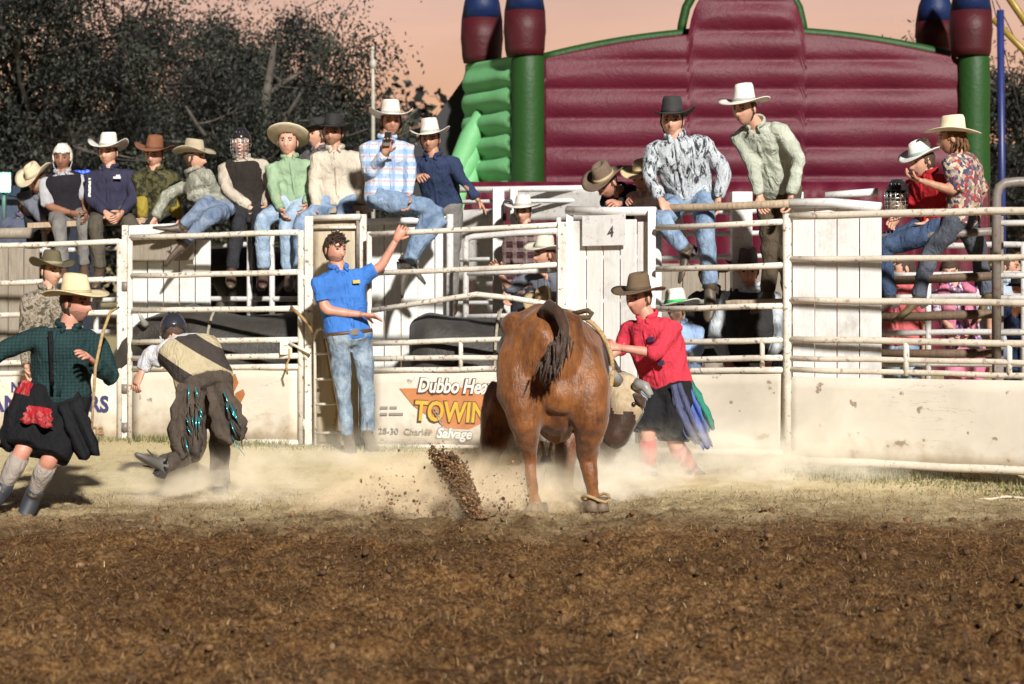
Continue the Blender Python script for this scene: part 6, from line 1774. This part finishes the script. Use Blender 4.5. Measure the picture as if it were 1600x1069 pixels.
# bull rope, its loop over the back and the bell under the belly
rp = MB(); c = P(872, 578, 12.5); t = (P(876, 580, 12.65) - P(866, 578, 12.3)).normalized(); u = (Vector((0, 0, 1)) - t * t.z).normalized(); w = t.cross(u)
rp.tube([c + w * (.372 * math.cos(x)) + u * (.405 * math.sin(x)) for x in [2 * math.pi * j / 28 for j in range(29)]], 0.016, 8)
ro = rp.build("bull_rope", M_ROPE, bull)
rp = MB(); rp.tube([P(880, 486, 12.5), P(892, 493, 12.4), P(908, 497, 12.3), (P(921, 496, 12.3)), P(925, 490, 12.3), P(918, 485, 12.32), P(905, 488, 12.36), P(890, 491, 12.42)], 0.017, 8); rp.build("rope_loop", plain("dark_rope", (0.10, 0.065, 0.035), 0.9, 0.4, 80), ro)
rp = MB(); rp.tube([P(846, 690, 12.3), P(852, 722, 12.25), P(858, 745, 12.2), P(862, 768, 12.2)], [.012, .012, .010, .004], 6); rp.tube([P(862, 690, 12.3), P(856, 722, 12.25), P(849, 750, 12.2)], [.012, .012, .005], 6); rp.build("rope_tail", M_ROPE, ro)
mb = MB(); mb.loft([ell(P(853, 712, 12.25), (Vector((1, 0, 0)), Vector((0, 1, 0))), .03, .02, 10), ell(P(853, 726, 12.25), (Vector((1, 0, 0)), Vector((0, 1, 0))), .05, .035, 10)]); mb.build("bell", plain("bell_metal", (0.10, 0.085, 0.07), 0.45, metal=0.7), ro)
# ankle rope of the right hind leg
mb = MB(); cc = P(931, 778, 11.5); mb.tube([cc + Vector((.085 * math.cos(x), .07 * math.sin(x), .02 * math.sin(2 * x))) for x in [2 * math.pi * j / 14 for j in range(15)]], 0.010, 6); mb.build("ankle_rope", M_ROPE, bull)

def chute_bull(label, px0, px1, top, d, flip, col, col2, head=True, name="bull", rope=True):
    """standing bull sideways in a chute; back line at photo height top"""
    M = hide("chute_hide", col, col2, 0.55)
    root = thing(name, label, "bull", P((px0 + px1) / 2, 395 + 1.6 * F / d, d), "bulls waiting in the chutes")
    s = -1 if flip else 1
    xm = P((px0 + px1) / 2, 0, d).x; L = (P(px1, 0, d).x - P(px0, 0, d).x) / 2; zt = P(0, top, d).z
    mb = MB(); rings = []
    for t, w, h, dz in ((-1.0, .10, .14, -.10), (-.93, .22, .28, -.05), (-.75, .30, .36, .0), (-.4, .33, .39, -.03), (0, .35, .41, -.05), (.4, .34, .42, -.01), (.66, .28, .40, .06), (.85, .20, .30, .02), (1.0, .14, .2, -.02)):
        rings.append([Vector((xm + s * L * t, d + w * math.cos(a), zt + dz - h + h * math.sin(a))) for a in [2 * math.pi * j / 18 for j in range(18)]])
    mb.loft(rings)
    for t, y in ((-.72, -.16), (-.68, .16), (.58, -.15), (.62, .15)):
        x = xm + s * L * t
        mb.tube([Vector((x, d + y, zt - .45)), Vector((x, d + y, zt - .85)), Vector((x + .03, d + y, max(.08, zt - 1.15))), Vector((x, d + y, 0.10))], [.15, .09, .055, .06], 10)
    if head:
        hx = xm + s * L
        mb.tube([Vector((hx - s * .1, d, zt - .18)), Vector((hx + s * .18, d - .02, zt - .22)), Vector((hx + s * .32, d - .04, zt - .34)), Vector((hx + s * .46, d - .05, zt - .52))], [.20, .145, .12, .075], 12)
        for y in (-1, 1):
            mh = MB(); mh.tube([Vector((hx + s * .16, d + .10 * y, zt - .13)), Vector((hx + s * .16, d + .22 * y, zt - .11)), Vector((hx + s * .20, d + .27 * y, zt - .02))], [.035, .028, .008], 8); mh.build("horn", plain("horn", (0.30, 0.29, 0.27), 0.4, 0.2, 20), root)
    def cb(me):
        wrinkle(me, 0.006, 6, 2); finish(me, "body", M, root)
    remesh_job(mb, 0.03, 5, cb)
    if rope:
        rp = MB(); x = xm + s * L * .32
        rp.tube([Vector((x + .06 * math.cos(a), d + .36 * math.cos(a), zt - .42 + .445 * math.sin(a))) for a in [2 * math.pi * j / 26 for j in range(27)]], 0.013, 6); rp.build("bull_rope", plain("pale_rope", (0.34, 0.30, 0.22), 0.9, 0.3, 60), root)
    return root
chute_bull("black bull lying low in chute two behind the rails", 262, 500, 484, 16.05, True, (0.040, 0.034, 0.028), (0.022, 0.019, 0.016))
chute_bull("charcoal bull behind the towing sponsor gate", 640, 860, 487, 15.15, False, (0.045, 0.040, 0.036), (0.026, 0.023, 0.021))
chute_bull("dark brown bull in the pen behind the middle cowboys", 338, 520, 384, 17.6, True, (0.030, 0.020, 0.015), (0.016, 0.011, 0.009), rope=False)

# ------------------------------------------------------------------ ropes and thrown dirt
mb = MB(); mb.tube([P(455, 480, Df(455) - 0.05), P(468, 492, 15.1), P(482, 506, 15.0), P(490, 520, 15.0)], 0.014, 8)
tag(mb.build("tie_rope", M_ROPE), "brown tie rope knotted to the chute two gate", "rope")
mb = MB(); mb.tube([P(452, 545, 15.1), P(452, 560, 15.1), P(447, 572, 15.08), P(449, 585, 15.1)], 0.009, 6)
mb.build("latch_cord", M_ROPE, gB)
rs = np.random.RandomState(21)
n = 12000
t = rs.uniform(0, 1, n)
sq = np.clip(rs.normal(0, 1, n), -2.2, 2.2); cxp = 752 - 55 * (t ** 1.1) + sq * (6 + 8 * t); cyp = 828 - 112 * t + sq * (3 + 4 * t) + rs.normal(0, 1, n) * (2 + 6 * t)
dd = 11.15 + 0.25 * t + rs.normal(0, 0.05, n)
pp = np.stack([(cxp - CX) / F * dd, dd, np.maximum(H - (cyp - CY) / F * dd, 0.03)], 1)
n2 = 900
cx2 = rs.uniform(560, 830, n2); cy2 = 805 - np.abs(rs.normal(0, 34, n2)); d2 = rs.uniform(10.9, 11.9, n2)
p2 = np.stack([(cx2 - CX) / F * d2, d2, np.maximum(H - (cy2 - CY) / F * d2, 0.02)], 1)
pp = np.concatenate([pp, p2]); cr = np.concatenate([0.0025 + 0.009 * rs.uniform(0, 1, n) ** 2.5, 0.002 + 0.010 * rs.uniform(0, 1, n2) ** 4])
clods("thrown_dirt", pp[:, 0], pp[:, 1], pp[:, 2], cr, "plume of brown dirt clods thrown up left of the bull", 22, [plain("dirt_dark", (0.075, 0.035, 0.014), 0.95, 0.3, 40), plain("dirt_brown", (0.17, 0.085, 0.034), 0.95, 0.3, 40), plain("dirt_tan", (0.32, 0.18, 0.08), 0.95, 0.3, 40)], rs.choice(3, len(pp), p=[0.3, 0.5, 0.2]))

def dust(name, label, c, r, dens, col, scale=2.2, seed=0.0, thr=0.45):
    m = bpy.data.materials.new("dust"); m.use_nodes = True
    n, l = m.node_tree.nodes, m.node_tree.links; n.clear()
    out = n.new("ShaderNodeOutputMaterial"); pv = n.new("ShaderNodeVolumePrincipled")
    pv.inputs["Color"].default_value = (*col, 1); pv.inputs["Anisotropy"].default_value = -0.3
    tc = n.new("ShaderNodeTexCoord"); mp = n.new("ShaderNodeMapping"); mp.vector_type = 'POINT'
    mp.inputs["Location"].default_value = tuple(-c[i] / r[i] for i in range(3)); mp.inputs["Scale"].default_value = tuple(1 / x for x in r)
    l.new(tc.outputs["Object"], mp.inputs["Vector"])
    ln = n.new("ShaderNodeVectorMath"); ln.operation = 'LENGTH'; l.new(mp.outputs[0], ln.inputs[0])
    fall = n.new("ShaderNodeMapRange"); fall.interpolation_type = 'SMOOTHSTEP'; fall.inputs["From Min"].default_value = 1.0; fall.inputs["From Max"].default_value = 0.15
    l.new(ln.outputs["Value"], fall.inputs["Value"])
    t = nz(n, l, scale * 1.5, 4, 0.6, objco(n, l, (1, 1, 1.4)), 1.0)
    f2 = n.new("ShaderNodeMapRange"); f2.inputs["From Min"].default_value = thr - 0.04; f2.inputs["From Max"].default_value = thr + 0.20; l.new(t.outputs[0], f2.inputs["Value"])
    d_ = mathn(n, l, 'MULTIPLY', mathn(n, l, 'MULTIPLY', fall.outputs[0], f2.outputs[0]), dens)
    l.new(d_, pv.inputs["Density"]); l.new(pv.outputs[0], out.inputs["Volume"])
    mb = MB(); mb.ball(c, r, 0, 3)
    mb.v = [(x, y, max(z, 0.004)) for x, y, z in mb.v]
    o = mb.build(name, m); tag(o, label, "dust", kind="stuff")
    return o
DC = (0.98, 0.92, 0.79)
dust("dust_cloud", "tan dust billowing left of the bull's hooves", (-0.45, 11.6, 0.06), (1.1, 0.6, 0.38), 9.0, (0.97, 0.80, 0.56), 2.6)
dust("dust_cloud", "pale dust around the red shirted man's feet", (1.45, 12.9, 0.06), (1.7, 0.9, 0.46), 6.0, DC, 1.8)
dust("dust_cloud", "thin dust under the bull's belly", (0.35, 12.1, 0.06), (0.9, 0.6, 0.34), 5.5, DC, 2.4)
dust("dust_cloud", "dust around the thrown rider's knees", (-1.95, 12.1, 0.04), (0.85, 0.6, 0.36), 5.5, (0.96, 0.86, 0.68), 2.4)
dust("dust_cloud", "thin dust hanging before the sponsor gate", (-0.9, 13.9, 0.06), (1.8, 0.8, 0.30), 1.5, DC, 1.5)
run_jobs()
